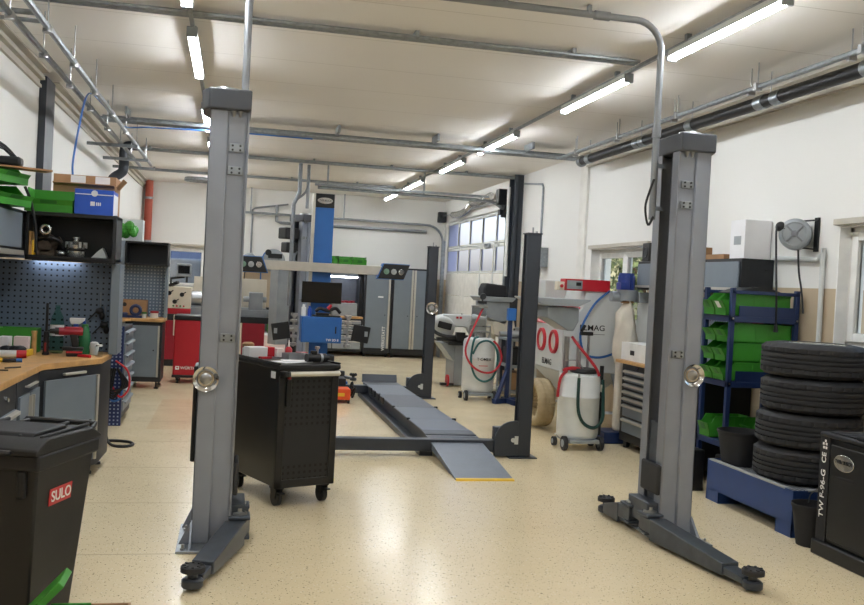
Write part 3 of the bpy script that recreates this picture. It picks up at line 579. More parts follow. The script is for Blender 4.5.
b = B(); b.box(1.26, 1.68, 14.22, 14.5, 1.1, 1.125); b.box(1.3, 1.5, 14.24, 14.4, 1.125, 1.16); b.build('keyboard', 'black', t, bev=.005)
for sx in (-1, 1):    # wheel clamps with black targets hung on both sides of the cabinet
    x = 1.39+sx*.42
    b = B(); b.box(x-.02, x+.02, 14.3, 14.34, .62, 1.14); b.box(x-.06, x+.06, 14.28, 14.36, .85, .95)
    for z in (.66, .78, 1.02, 1.12): b.box(x-.05, x+.05, 14.26, 14.38, z-.02, z+.02)
    for z in (.66, 1.1): b.cyl((x, 14.2, z), (x, 14.4, z), .03, n=10)
    cl = b.build('wheel_clamp', 'steel', t, bev=.004)
    b = B(); b.cbox((x+sx*.2, 14.24, .86), (.27, .05, .26), Matrix.Rotation(sx*.16, 3, 'Y')); b.build('target_board', 'black', cl, bev=.01)
    b = B(); b.cyl((x, 14.26, .9), (x+sx*.14, 14.26, .88), .02, n=10); b.build('target_shaft', 'steel', cl)
    b = B(); b.cbox((x+sx*.28, 14.212, .86), (.05, .004, .08)); b.build('label_plate', 'machine_grey', cl)
b = B(); b.tube([(1.3, 14.3, 1.15), (1.36, 14.28, 1.2), (1.48, 14.27, 1.17), (1.6, 14.28, 1.21), (1.68, 14.3, 1.14)], .028, 8, sub=5); solo('cable_bundle', b, 'black', 'bundle of black cables lying on the blue aligner cabinet', 'cable')
b = B(); b.cyl((1.48, 14.26, 1.16), (1.53, 14.255, 1.22), .03, .02, 10); solo('torch', b, 'red', 'small red torch lying in the cables on the blue aligner cabinet', 'torch')
b = B(); b.cyl((1.11, 14.3, 1.1), (1.11, 14.3, 1.24), .035, n=14); b.cyl((1.11, 14.3, 1.24), (1.11, 14.3, 1.28), .02, n=12); solo('spray_can', b, 'white', 'white spray can standing on the blue aligner cabinet', 'spray can')
b = B(); b.cyl((1.2, 14.3, 1.1), (1.2, 14.3, 1.22), .03, n=14); b.cyl((1.2, 14.3, 1.22), (1.2, 14.3, 1.26), .018, n=12); solo('spray_can', b, 'box_blue', 'blue spray can standing beside the white can on the aligner cabinet', 'spray can')
for o in (AL, D.objects['cable_bundle'], D.objects['torch'], D.objects['spray_can'], D.objects['spray_can.001']): o.location.x -= .02
for n in ('cable_bundle', 'torch', 'spray_can', 'spray_can.001'): D.objects[n].location.z += .07 if n == 'torch' else .03 if n == 'cable_bundle' else .001
# ---------------------------------------------------------------- black wheeled bin (rotated)
t = thing('wheeled_bin', 'black plastic wheeled bin with a closed lid and red sticker, in front of the benches', 'bin', (-.9, 4.45, 0), math.radians(-19))
def taper(b, x0, x1, y0, y1, z0, z1, k0, k1):
    cx, cy = (x0+x1)/2, (y0+y1)/2
    b.faces([(cx+sx*(x1-x0)/2*k, cy+sy*(y1-y0)/2*k, z) for z, k in ((z0, k0), (z1, k1)) for sy in (-1, 1) for sx in (-1, 1)], [(0, 2, 3, 1), (4, 5, 7, 6), (0, 1, 5, 4), (2, 6, 7, 3), (0, 4, 6, 2), (1, 3, 7, 5)])
b = B(); taper(b, -.22, .22, -.25, .25, .04, .84, .72, 1.); b.box(-.235, .235, -.27, .27, .8, .87)
for x in (-.15, .15): b.box(x-.02, x+.02, -.262, -.24, .68, .8)

bd = b.build('body', 'bin_black', t, bev=.012, seg=3)
b = B(); b.prism([(-.285, .868), (.285, .868), (.285, .885), (.2, .925), (-.2, .935), (-.285, .895)], 'x', -.235, .235); b.prism([(-.2, .93), (.1, .93), (.08, .952), (-.18, .95)], 'x', -.16, .16)
for x in (-.2, -.1, .1, .2): b.box(x-.008, x+.008, -.2, .22, .925, .945)
ld = b.build('lid', 'bin_black', t, bev=.01, seg=3)
b = B(); b.box(-.12, .12, -.31, -.27, .87, .89); b.build('lid_grip', 'bin_black', ld, bev=.008)
b = B(); b.tube([(-.18, .29, .9), (-.18, .33, .92), (.18, .33, .92), (.18, .29, .9)], .014, 8); b.build('handle', 'bin_black', t)
for x in (-.14, .14): b = B(); b.cyl((x-.02, .1, .07), (x+.02, .1, .07), .07, n=24); b.build('wheel', 'rubber', t)
M['label_red'] = mat('label_red', (196, 44, 48), .4, var=.03)
tilt = Matrix.Rotation(.06, 3, 'Y')
b = B(); b.cbox((.2105, -.035, .66), (.003, .19, .075), Matrix.Rotation(.077, 3, 'Y')); st = b.build('sticker', 'label_red', t)
o = text('SULO', .066, (.2155, -.035, .66), (PI/2-0, 0, PI/2), 'white', st, squeeze=1.05); o.rotation_euler = (PI/2, .0, PI/2)
# ---------------------------------------------------------------- box of rubbish on the floor by the bin
t = thing('cardboard_tray', 'flat brown cardboard tray holding packaging, by the foot of the wheeled bin', 'tray', (-.42, 3.9, 0))
b = B(); b.box(-.72, -.38, 3.6, 4.26, .0, .015)
for q in ((-.72, -.38, 3.6, 3.61), (-.72, -.38, 4.25, 4.26), (-.72, -.71, 3.6, 4.26), (-.39, -.38, 3.6, 4.26)): b.box(*q, .0, .19)
b.build('tray', 'card', t)
b = B(); b.cbox((-.52, 3.98, .25), (.03, .2, .3), Matrix.Rotation(.75, 3, 'Y')); b.cbox((-.42, 3.98, .17), (.25, .2, .02), Matrix.Rotation(.35, 3, 'Y')); b.cbox((-.4, 4.04, .17), (.16, .01, .12)); b.cbox((-.36, 3.98, .13), (.03, .2, .08))
solo('open_carton', b, 'green', 'open bright green carton tilted in the brown cardboard tray', 'carton', bev=.003)
b = B()
for k in range(14): b.ball((-.42+RND.uniform(-.07, .07), 3.93+RND.uniform(-.06, .06), .2+RND.uniform(-.02, .03)), RND.uniform(.02, .035), 7)
solo('crumpled_wrap', b, 'foil', 'crumpled clear plastic wrap inside the green carton', 'packaging', ang=10)
b = B(); 
for k in range(5): b.cbox((-.74+.05*k, 3.92, .15+.02*(k % 2)), (.09, .12, .1), Matrix.Rotation(.4*k, 3, 'Y'))
solo('blue_wipes', b, 'hose_blue', 'crumpled blue paper wipes beside the green carton in the tray', 'wipes')
# ---------------------------------------------------------------- near L-shaped work bench
WZ = .955
t = thing('workbench_top', 'oiled wooden worktop of the near corner workbench', 'worktop', (-1.6, 6.5, .91))
b = B(); b.prism([(XL, 4.75), (-1.33, 4.75), (-1.33, 7.14), (-1.0, 7.78), (-.99, 8.3), (-1.02, 8.36), (XL, 8.36)], 'z', WZ-.045, WZ); b.build('top', 'wood', t, bev=.004)
def unit(label, x0, x1, y0, y1, zt=.905, zb=.09, cat='cabinet', name='drawer_cabinet'):
    t = thing(name, label, cat, ((x0+x1)/2, (y0+y1)/2, 0)); b = B(); b.box(x0, x1, y0, y1, zb, zt); b.build('body', 'cab_dark', t, bev=.006)
    for x in (x0+.06, x1-.06):
        for y in (y0+.06, y1-.06): b = B(); b.cyl((x, y, 0), (x, y, .02), .03, n=12); b.cyl((x, y, .02), (x, y, zb), .012, n=8); b.build('foot', 'black', t)
    return t
def drawer_x(t, xf, s, y0, y1, z0, z1, m='cab_grey', hm='alu'):    # drawer front on a face looking along s*x
    b = B(); b.box(*sorted((xf, xf+s*.018)), y0, y1, z0, z1); o = b.build('drawer', m, t, bev=.003)
    b = B(); b.prism([(xf+s*.018, z1-.002), (xf+s*.045, z1-.01), (xf+s*.045, z1-.03), (xf+s*.038, z1-.03), (xf+s*.036, z1-.016), (xf+s*.018, z1-.012)], 'y', y0+.01, y1-.01); b.build('handle', hm, o)
def drawer_y(t, yf, x0, x1, z0, z1, m='cab_grey', hm='alu'):
    b = B(); b.box(x0, x1, yf-.018, yf, z0, z1); o = b.build('drawer', m, t, bev=.003)
    b = B(); b.box(x0+.01, x1-.01, yf-.045, yf-.018, z1-.028, z1-.006); b.build('handle', hm, o, bev=.004)
u = unit('dark drawer cabinet with grey drawers beside the black wheeled bin', XL+.02, -1.345, 4.9, 6.38)
for z0, z1 in ((.14, .36), (.37, .5), (.51, .62), (.63, .74)): drawer_x(u, -1.345, 1, 5.66, 6.34, z0, z1)
for z0, z1 in ((.14, .36), (.37, .5), (.51, .62), (.63, .74)): drawer_x(u, -1.345, 1, 4.94, 5.62, z0, z1)
b = B(); b.cyl((-1.345, 6.12, .83), (-1.33, 6.12, .83), .014, n=12); b.build('lock', 'chrome', u)
u = unit('dark cupboard with two narrow grey doors, next to the corner cupboard', XL+.02, -1.345, 6.4, 7.1, name='cupboard')
for y0, y1 in ((6.44, 6.74), (6.76, 7.06)):
    b = B(); b.box(-1.345, -1.327, y0, y1, .14, .8); o = b.build('door', 'cab_grey', u, bev=.003)
    b = B(); yy = y1-.035 if y0 < 6.6 else y0+.02; b.box(-1.327, -1.305, yy, yy+.015, .16, .78); b.build('edge_pull', 'alu', o)
b = B(); b.cyl((-1.345, 6.65, .85), (-1.32, 6.65, .85), .006); b.box(-1.327, -1.305, 6.6, 6.9, .85, .862); b.build('handle', 'alu', u)
t = thing('corner_cupboard', 'corner cupboard with a single slate grey door under the wooden worktop', 'cabinet', (-1.4, 7.7, 0))
P = [(XL+.02, 7.12), (-1.345, 7.12), (-1.015, 7.79), (-1.0, 8.33), (XL+.02, 8.33)]
b = B(); b.prism(P, 'z', .09, .905); b.build('body', 'cab_dark', t, bev=.006)
dv = Vector((.34, .67, 0)).normalized(); nv = Vector((.67, -.34, 0)).normalized(); o0 = Vector((-1.345, 7.12, 0))
def diag(b, a, c, z0, z1, d0, d1): b.faces([o0+dv*u+nv*d+Vector((0, 0, z)) for z in (z0, z1) for u, d in ((a, d0), (c, d0), (c, d1), (a, d1))], [(3, 2, 1, 0), (4, 5, 6, 7), (0, 1, 5, 4), (1, 2, 6, 5), (2, 3, 7, 6), (3, 0, 4, 7)])
b = B(); diag(b, .05, .66, .15, .83, 0, .02); dr = b.build('door', 'cab_grey', t, bev=.003)
b = B(); diag(b, .665, .69, .15, .83, 0, .03); b.build('edge_pull', 'alu', dr, bev=.003)
b = B(); diag(b, .26, .52, .852, .872, .0, .03); b.build('handle', 'alu', t, bev=.005)
b = B(); p = o0+dv*.6+nv*.02+Vector((0, 0, .47)); b.cyl(p, p+nv*.008, .011, n=12); b.build('lock', 'black', dr)
for x, y in ((-1.09, 7.86), (-1.07, 8.25), (-1.4, 7.24), (-1.95, 8.2), (-1.95, 7.2)): b = B(); b.cyl((x, y, 0), (x, y, .022), .032, n=14); b.cyl((x, y, .02), (x, y, .09), .012, n=8); b.build('foot', 'black', t)
b = B(); b.prism([(-1.99, 7.3), (-1.44, 7.2), (-1.12, 7.84), (-1.08, 8.28), (-1.99, 8.28)], 'z', .05, .09); b.build('plinth', 'black', t)
OZ0, OZ1 = 1.73, 2.115
# perforated back panel, overhead cupboards
t = thing('pegboard', 'slate grey perforated tool panel above the near corner workbench', 'pegboard', (-1.45, 8.38, WZ))
b = B(); b.box(XL+.02, -1.0, 8.36, 8.38, WZ+.001, OZ0-.014); b.build('panel', 'peg', t)
b = B(); b.box(-1.0, -.93, 8.1, 8.4, WZ+.001, OZ0-.014); b.build('side_post', 'cab_grey', t, bev=.004)
b = B(); b.box(XL+.02, XL+.08, 8.3, 8.36, WZ+.001, OZ0-.014); b.build('corner_post', 'cab_grey', t, bev=.004)
t = thing('pegboard', 'slate grey perforated tool panel along the bench side wall', 'pegboard', (XL+.02, 6.5, WZ)); b = B(); b.box(XL+.012, XL+.03, 4.9, 8.28, WZ+.001, OZ0-.014); b.build('panel', 'peg_x', t)
t = thing('overhead_shelf', 'open black overhead shelf holding engine parts above the near pegboard', 'shelf', (-1.3, 8.15, OZ0))
b = B(); x0, x1, y0, y1 = -1.66, -.96, 7.98, 8.36
for q in ((x0, x1, y0, y1, OZ0, OZ0+.03), (x0, x1, y0, y1, OZ1-.03, OZ1), (x0, x0+.02, y0, y1, OZ0, OZ1), (x0, x1, y1-.015, y1, OZ0, OZ1)): b.box(*q)
b.build('carcass', 'black', t, bev=.003)
b = B(); b.box(x1-.03, x1, y0-.005, y1, OZ0-.01, OZ1+.003); b.build('side_panel', 'cab_dark', t, bev=.004)
b = B(); b.box(x0, x1, y0, y0+.02, OZ0-.012, OZ0+.01); b.build('front_lip', 'black', t); b = B(); b.box(-1.66, -1.3, 8.3, 8.33, OZ0-.008, OZ0); b.build('shelf_light', 'undershelf', t)
t = thing('overhead_cupboard', 'dark overhead cupboard with a slate grey flap door beside the open shelf', 'cabinet', (-1.84, 6.6, OZ0))
b = B(); b.box(XL+.003, -1.69, 5.2, 8.36, OZ0, OZ1); b.build('body', 'cab_dark', t, bev=.004)
for y0, y1 in ((7.0, 7.9), (6.05, 6.95), (5.25, 6.0)):
    b = B(); b.box(-1.69, -1.672, y0, y1, OZ0+.08, OZ1-.03); dd = b.build('flap_door', 'cab_grey', t, bev=.003)
    b = B(); b.box(-1.69, -1.65, y0, y1, OZ0+.02, OZ0+.06); b.build('edge_pull', 'alu', dd, bev=.003)
# things on the overhead units
def storage_bin(name, label, loc, rz, L, W, H, group, m='green', cat='storage bin', FS=.3, tag=False, LIP=.66):   # local: open front at y=0, back at y=L
    t = thing(name, label, cat, loc, rz, group, local=True)
    T = .006; b = B(); w = W/2
    side = [(.05*L, 0), (L, 0), (L, H), (FS*L, H), (FS*.45*L, LIP*H), (-.02*L, LIP*H), (.04*L, .3*H)]
    for x in (-w, w-T): b.prism(side, 'x', x, x+T)
    b.box(-w, w, .05*L, L, 0, T); b.box(-w, w, L-T, L, 0, H)
    b.prism([(.05*L, 0), (.04*L, .3*H), (.04*L+T, .3*H), (.05*L+T, 0)], 'x', -w, w)
    b.prism([(.04*L, .3*H), (-.02*L, LIP*H), (-.02*L+T, LIP*H), (.04*L+T, .3*H)], 'x', -w, w)
    b.box(-w-.006, -w, FS*L, L+.004, H-.018, H); b.box(w, w+.006, FS*L, L+.004, H-.018, H); b.box(-w, w, L, L+.006, H-.018, H)
    for k in range(1, 4):
        for x in (-w-.003, w): b.box(x, x+.003, L*(.3+.17*k)-.003, L*(.3+.17*k)+.003, .02, H)
    o = b.build('shell', m, t)
    b = B(); b.prism([(-.02*L-.001, LIP*.94*H), (.036*L-.001, .33*H), (.036*L-.003, .33*H), (-.02*L-.003, LIP*.94*H)], 'x', -w*.35, w*.35); b.build('label_holder', 'paper' if tag else 'green_dark', t)
    return t
storage_bin('storage_bin', 'green open-fronted bin on the open black shelf, next to the blue carton', (-1.5, 7.99, OZ1+.003), 0, .37, .37, .2, 'green bins above the near workbench', FS=.4, LIP=.5)
storage_bin('storage_bin', 'lower green bin under the face-shield, on the corner of the overhead cupboard', (-1.6, 7.35, OZ1+.001), math.radians(72), .36, .46, .16, 'green bins above the near workbench', FS=.4, LIP=.5)
storage_bin('storage_bin', 'upper green bin stacked below the face-shield', (-1.62, 7.3, OZ1+.164), math.radians(72), .34, .46, .16, 'green bins above the near workbench', FS=.4, LIP=.5)
t = thing('face_shield', 'clear face shield with dark headband lying on the stacked green bins', 'face shield', (-1.76, 7.3, 2.41))
b = B()
for k in range(2): b.tube([(-1.9+.3*i/10-.02, 7.1+.42*(i/10), 2.42+.14*math.sin(PI*i/10)+.02*k) for i in range(11)], .012, 7)
b.build('headband', 'dark', t)
vs = [(-1.92+.3*i/8+.04*j, 7.08+.42*i/8-.1*j, 2.41+.15*math.sin(PI*(.12+.8*i/8))*(1-.25*j)) for j in (0, 1) for i in range(9)]
b = B(); b.faces(vs, [(i, i+1, i+10, i+9) for i in range(8)]); v = b.build('visor', 'clear', t); s = v.modifiers.new('solid', 'SOLIDIFY'); s.thickness = .003
b = B(); b.cbox((-1.66, 7.38, 2.44), (.16, .12, .07)); b.build('knob_block', 'black', t, bev=.02)
b = B(); b.cbox((-1.6, 7.42, 2.398), (.42, .16, .014), Matrix.Rotation(.5, 3, 'Z')); solo('wood_board', b, 'plank', 'thin wooden board lying under the face shield', 'board')
b = B(); b.cbox((-1.83, 7.3, 2.43), (.12, .16, .05), Matrix.Rotation(.3, 3, 'X')); solo('grinding_disc_box', b, 'deep_red', 'dark red tool case lying behind the face shield', 'case', bev=.01)
t = thing('carton', 'blue carton with a white label and round thumb notch, on the open black shelf', 'carton', (-1.1, 8.15, OZ1))
b = B(); b.box(-1.305, -1.0, 8.02, 8.32, OZ1+.002, OZ1+.21); bx_ = b.build('body', 'box_blue', t, bev=.003)
b = B(); b.box(-1.3, -1.005, 8.014, 8.02, OZ1+.165, OZ1+.172); b.build('edge_tape', 'paper', t)
b = B(); b.lathe([(0, 0), (.026, 0), (.026, .003), (0, .003)], (-1.15, 8.02, OZ1+.178), 18, (0, -1, 0)); b.build('thumb_notch', 'paper', t)
b = B(); b.box(-1.18, -1.145, 8.016, 8.02, OZ1+.075, OZ1+.11); 
for k in range(3): b.box(-1.135+.014*k, -1.126+.014*k, 8.016, 8.02, OZ1+.078, OZ1+.105)
b.build('label_plate', 'paper', t)
b = B(); b.box(-1.0005, -.998, 8.03, 8.31, OZ1+.005, OZ1+.18); b.build('end_panel', 'paper', t)
t = thing('cardboard_box', 'brown cardboard box with white labels and an open flap behind the blue carton', 'box', (-1.2, 8.4, 2.16))
b = B(); b.box(-1.54, -1.03, 8.38, 8.7, OZ1+.008, 2.47); b.build('body', 'card', t)
b = B(); b.cbox((-1.0, 8.52, 2.42), (.1, .26, .006), Matrix.Rotation(-.9, 3, 'Y')); b.build('flap', 'card', t); b = B(); b.cbox((-1.285, 8.35, 2.385), (.5, .08, .006), Matrix.Rotation(-.25, 3, 'X')); b.build('flap', 'card', t)
for x in (-1.4, -1.2): b = B(); b.box(x, x+.12, 8.374, 8.38, 2.39, 2.465); b.build('label_plate', 'paper', t)
b = B(); b.box(-1.56, -1.0, 8.37, 8.72, OZ1-.02, OZ1+.005); solo('shelf_board', b, 'cab_dark', 'dark ledge board carrying the brown cardboard box behind the shelf', 'board')
z = OZ0+.0315
t = thing('turbocharger', 'dark turbocharger with a shiny pipe flange on the open black shelf', 'turbocharger', (-1.52, 8.15, z))
b = B(); b.ring((-1.5, 8.17, z+.095), .055, .035, 'y', 20, 10); b.cyl((-1.5, 8.1, z+.075), (-1.5, 8.25, z+.075), .05); b.cyl((-1.46, 8.15, z+.09), (-1.38, 8.15, z+.14), .03); b.box(-1.56, -1.42, 8.1, 8.22, z+.001, z+.05); b.build('housing', 'iron', t)
b = B(); b.tube([(-1.57, 8.12, z+.12), (-1.5, 8.1, z+.15), (-1.4, 8.12, z+.13), (-1.36, 8.15, z+.07)], .016, 8, sub=5); b.tube([(-1.5, 8.12, z+.13), (-1.49, 8.1, z+.17), (-1.47, 8.08, z+.2)], .024, 10); b.build('hose', 'black', t)
b = B(); b.ring((-1.49, 8.06, z+.215), .034, .016, 'y', 24, 10); b.build('flange', 'chrome', t)
t = thing('alternator', 'shiny ribbed aluminium alternator standing on the open black shelf', 'alternator', (-1.23, 8.15, z))
b = B(); b.lathe([(0, 0), (.06, 0), (.07, .015), (.075, .05), (.068, .06), (.078, .075), (.078, .1), (.06, .115), (.045, .13), (.02, .135), (.02, .15), (.032, .155), (.032, .165), (0, .168)], (-1.23, 8.14, z), 24); b.build('housing', 'foil', t)
b = B()
for k in range(6): b.cbox((-1.23+.075*math.cos(k*PI/3), 8.14+.075*math.sin(k*PI/3), z+.1), (.024, .024, .05), Matrix.Rotation(k*PI/3, 3, 'Z'))
b.build('lug', 'steel', t, bev=.004)
b = B(); b.lathe([(.07, .045), (.0765, .05), (.0765, .064), (.07, .07)], (-1.23, 8.14, z), 24); b.build('band', 'black', t)
b = B(); b.prism([(-1.13, z), (-1.0, z), (-1.02, z+.05), (-1.04, z+.09), (-1.075, z+.06)], 'y', 8.1, 8.2); solo('bracket_casting', b, 'machine_white', 'pale wedge-shaped casting on the open black shelf beside the alternator', 'casting', bev=.006)
b = B(); b.ball((-1.345, 8.12, z+.026), .038, 12, (1, 1, .62)); solo('cap_part', b, 'foil', 'small silver domed part between turbocharger and alternator', 'part')
b = B(); b.cyl((-1.62, 8.06, z), (-1.62, 8.06, z+.09), .02, n=14); b.cyl((-1.62, 8.06, z+.09), (-1.62, 8.06, z+.12), .01, n=10); solo('oil_bottle', b, 'yellow', 'small yellow bottle at the corner of the open black shelf', 'bottle')
b = B(); b.box(-1.636, -1.622, 8.0, 8.2, z, z+.19); solo('wood_strip', b, 'wood', 'narrow wooden slat upright in the corner of the open black shelf', 'slat')
b = B(); b.tube([(-1.66, 7.88, 2.3), (-1.62, 7.93, 2.18), (-1.585, 7.95, 2.0), (-1.575, 7.96, 1.83), (-1.58, 7.97, 1.78)], .012, 7, sub=5); solo('lamp_cord', b, 'black', 'thick black cable hanging from the green bins across the open shelf', 'cable')
# on the near worktop
W0 = WZ+.001
t = thing('cordless_drill', 'red and black cordless drill standing on its battery on the near worktop', 'drill', (-1.16, 7.85, W0), math.radians(10))
b = B(); b.cyl((-.09, 0, .2), (.09, 0, .2), .032, n=16); b.box(-.05, .08, -.028, .028, .19, .238); b.build('body', 'deep_red', t, bev=.004)
b = B(); b.cyl((-.16, 0, .2), (-.09, 0, .2), .018, .027, 14); b.cyl((-.12, 0, .2), (-.09, 0, .2), .03, n=14); b.build('chuck', 'black', t)
b = B(); b.prism([(-.01, .18), (.05, .18), (.065, .07), (.015, .07)], 'y', -.02, .02); b.build('grip', 'black', t, bev=.008)
b = B(); b.box(-.03, .09, -.04, .04, .0, .05); bt = b.build('battery', 'black', t, bev=.006); b = B(); b.box(-.032, .092, -.041, .041, .028, .042); b.build('stripe', 'red', bt)
b = B(); b.box(-.06, .1, -.036, .036, .05, .075); b.build('foot', 'black', t, bev=.005)
def bottle(name, label, p, prof, m, capz, capr, capm, cat='bottle'):
    t = thing(name, label, cat, p); b = B(); b.lathe(prof, p, 20); b.build('body', m, t); b = B(); b.cyl((p[0], p[1], p[2]+capz), (p[0], p[1], p[2]+capz+.022), capr, n=14); b.build('cap', capm, t); return t
PB = [(0, 0), (.048, 0), (.054, .02), (.053, .12), (.049, .13), (.054, .145), (.054, .24), (.045, .3), (.018, .36), (.017, .378), (0, .378)]
q = bottle('water_bottle', 'tall pale green plastic water bottle on the near worktop behind the drill', (-1.41, 8.1, W0), PB, 'pet_green', .375, .019, 'pet_green')
b = B(); b.lathe([(.0548, .145), (.0548, .235)], (-1.41, 8.1, W0), 20); b.build('label_wrap', 'paper', q)
bottle('small_bottle', 'short dark green bottle on the near worktop behind the drill', (-1.19, 8.1, W0), [(0, 0), (.042, 0), (.046, .01), (.046, .15), (.034, .2), (.034, .215), (.026, .23), (0, .235)], 'bottle_green', .225, .026, 'green_dark')
t = thing('spray_bottle', 'clear trigger spray bottle with a white and blue head behind the drill', 'spray bottle', (-1.17, 8.15, W0))
b = B(); b.lathe([(0, 0), (.035, 0), (.038, .01), (.038, .13), (.02, .19), (.014, .2), (0, .2)], (-1.17, 8.15, W0), 18); b.build('body', 'clear', t)
b = B(); b.cyl((-1.17, 8.15, W0+.2), (-1.17, 8.15, W0+.245), .02, n=14); b.prism([(-1.11, W0+.24), (-1.09, W0+.25), (-1.1, W0+.29), (-1.13, W0+.29)], 'y', 8.14, 8.16); b.build('collar', 'box_blue', t)
b = B(); b.prism([(-1.21, W0+.245), (-1.14, W0+.245), (-1.1, W0+.275), (-1.1, W0+.295), (-1.22, W0+.295), (-1.22, W0+.275)], 'y', 8.13, 8.17); b.build('trigger_head', 'white', t, bev=.004)
t = thing('inspection_lamp', 'slim black inspection lamp standing upright on the near worktop', 'lamp', (-1.385, 7.9, W0))
b = B(); b.cyl((-1.385, 7.9, W0), (-1.385, 7.9, W0+.19), .024, .02, 14); b.box(-1.41, -1.36, 7.88, 7.92, W0, W0+.02); b.build('handle', 'black', t, bev=.003)
b = B(); b.box(-1.395, -1.375, 7.892, 7.912, W0+.19, W0+.42); b.build('lamp_head', 'black', t, bev=.004)
b = B(); b.box(-1.392, -1.378, 7.874, 7.88, W0+.03, W0+.1); b.build('grip_inlay', 'maroon', t)
b = B(); b.box(-1.62, -1.47, 7.72, 7.86, W0, W0+.05); solo('parts_tray', b, 'yellow', 'yellow plastic tray on the near worktop', 'tray', bev=.006)
b = B(); b.box(-1.6, -1.49, 7.76, 7.84, W0+.05, W0+.15); solo('card_box', b, 'pink', 'small white and red card box standing in the yellow tray', 'box', bev=.003)
b = B(); b.cyl((-1.475, 7.9, W0), (-1.475, 7.9, W0+.17), .02, n=12); b.cyl((-1.475, 7.9, W0+.17), (-1.475, 7.9, W0+.19), .024, n=12); solo('wooden_handle', b, 'wood', 'short wooden handle standing behind the yellow tray', 'handle')
b = B()
for q in ((-1.86, -1.55, 8.0, 8.2, 0, .01), (-1.86, -1.55, 8.0, 8.01, 0, .2), (-1.86, -1.55, 8.19, 8.2, 0, .2), (-1.86, -1.85, 8.0, 8.2, 0, .2), (-1.56, -1.55, 8.0, 8.2, 0, .2)): b.box(*q[:4], W0+q[4], W0+q[5])
solo('parts_tub', b, 'green', 'green plastic tub at the back of the near worktop', 'tub', bev=.003)
b = B(); b.box(-1.8, -1.72, 7.8, 7.95, W0, W0+.14); solo('paper_pack', b, 'paper', 'white paper pack in front of the green tub', 'pack', bev=.004)
b = B()
for k in range(7): b.ball((-1.66+RND.uniform(-.06, .06), 7.92+RND.uniform(-.04, .04), W0+.045), .045, 8, (1.2, .9, .8))
solo('work_glove', b, 'black', 'crumpled black work glove beside the card box', 'glove')
t = thing('sealant_tube', 'clear plastic tube with a red band lying on the near worktop', 'tube', (-1.62, 7.55, W0))
b = B(); b.cyl((-1.75, 7.52, W0+.03), (-1.55, 7.56, W0+.03), .03, n=14); b.build('tube', 'machine_white', t); b = B(); b.cyl((-1.6, 7.55, W0+.03), (-1.53, 7.564, W0+.03), .031, n=14); b.build('band', 'red', t)
t = thing('screwdriver', 'yellow and blue screwdriver lying near the front edge of the near worktop', 'screwdriver', (-1.6, 7.25, W0))
b = B(); b.cyl((-1.62, 7.2, W0+.014), (-1.53, 7.22, W0+.014), .014, n=10); b.build('shaft', 'black', t)
b = B(); b.cyl((-1.68, 7.187, W0+.016), (-1.62, 7.2, W0+.016), .016, n=10); b.build('handle', 'yellow', t); b = B(); b.cyl((-1.53, 7.22, W0+.014), (-1.49, 7.23, W0+.014), .015, n=10); b.build('tip', 'hose_blue', t)
b = B(); b.tube([(-1.5, 6.75, W0+.005), (-1.42, 6.85, W0+.005)], .005, 6); b.tube([(-1.55, 6.6, W0+.005), (-1.45, 6.62, W0+.005)], .005, 6); solo('drill_bit', b, 'dark', 'dark metal drill bits lying on the near worktop', 'drill bits')
b = B(); b.lathe([(0, 0), (.03, 0), (.038, .06), (.034, .1), (.02, .11), (0, .11)], (-1.0, 8.02, W0), 16); solo('white_mug', b, 'machine_white', 'white plastic cup beside the dark green bottle', 'cup')
t = thing('glass_jar', 'small clear glass jar at the outer end of the near worktop', 'jar', (-.99, 7.9, W0)); 
b = B(); b.lathe([(0, 0), (.028, 0), (.03, .01), (.03, .07), (.024, .08), (0, .08)], (-.99, 7.93, W0), 16); b.build('jar', 'clear', t); b = B(); b.cyl((-.99, 7.93, W0+.08), (-.99, 7.93, W0+.095), .026, n=14); b.build('lid', 'machine_white', t)
b = B(); b.tube([(-1.09, 7.8, W0+.01), (-1.02, 7.77, W0+.012), (-.99, 7.75, W0+.01)], .012, 8); solo('red_clamp', b, 'red', 'small red clip lying beside the drill', 'clip')
for i, (x, z0, lb) in enumerate(((-1.1, 1.42, 'upper bunch of dark keys hanging on the near pegboard'), (-1.06, 1.3, 'lower dark tool bundle hanging on the near pegboard'))):
    t = thing('hanging_tool', lb, 'tool', (x, 8.34, z0-.16))
    b = B(); b.tube([(x, 8.35, z0+.1), (x+.005, 8.34, z0), (x, 8.335, z0-.05)], .004, 6); b.build('cord', 'galv', t)
    b = B(); b.ball((x, 8.32, z0-.06), .035, 8, (1, .6, .9)); b.ball((x+.02, 8.32, z0-.1), .03, 8, (.8, .6, 1.2)); b.beam((x-.02, 8.32, z0-.06), (x-.09, 8.32, z0-.14), .012, .012); b.build('body', 'black', t)
def shift(names, dx=0, dy=0, dz=0):
    for n in names:
        if n in D.objects: D.objects[n].location += Vector((dx, dy, dz))
shift(['turbocharger'], -.035); shift(['alternator', 'cap_part'], -.065); shift(['bracket_casting'], -.04)
shift(['cordless_drill', 'spray_bottle'], -.1); shift(['inspection_lamp', 'parts_tray', 'card_box', 'wooden_handle'], -.07); shift(['white_mug'], -.1); shift(['glass_jar'], -.06); shift(['red_clamp'], -.1)
shift(['hanging_tool', 'hanging_tool.001'], -.01, 0, -.05)
shift(['open_carton', 'crumpled_wrap'], -.2, .0, 0.04); shift(['blue_wipes'], .07, -.2, 0.03); shift(['work_glove'], .0, -.2, .0)
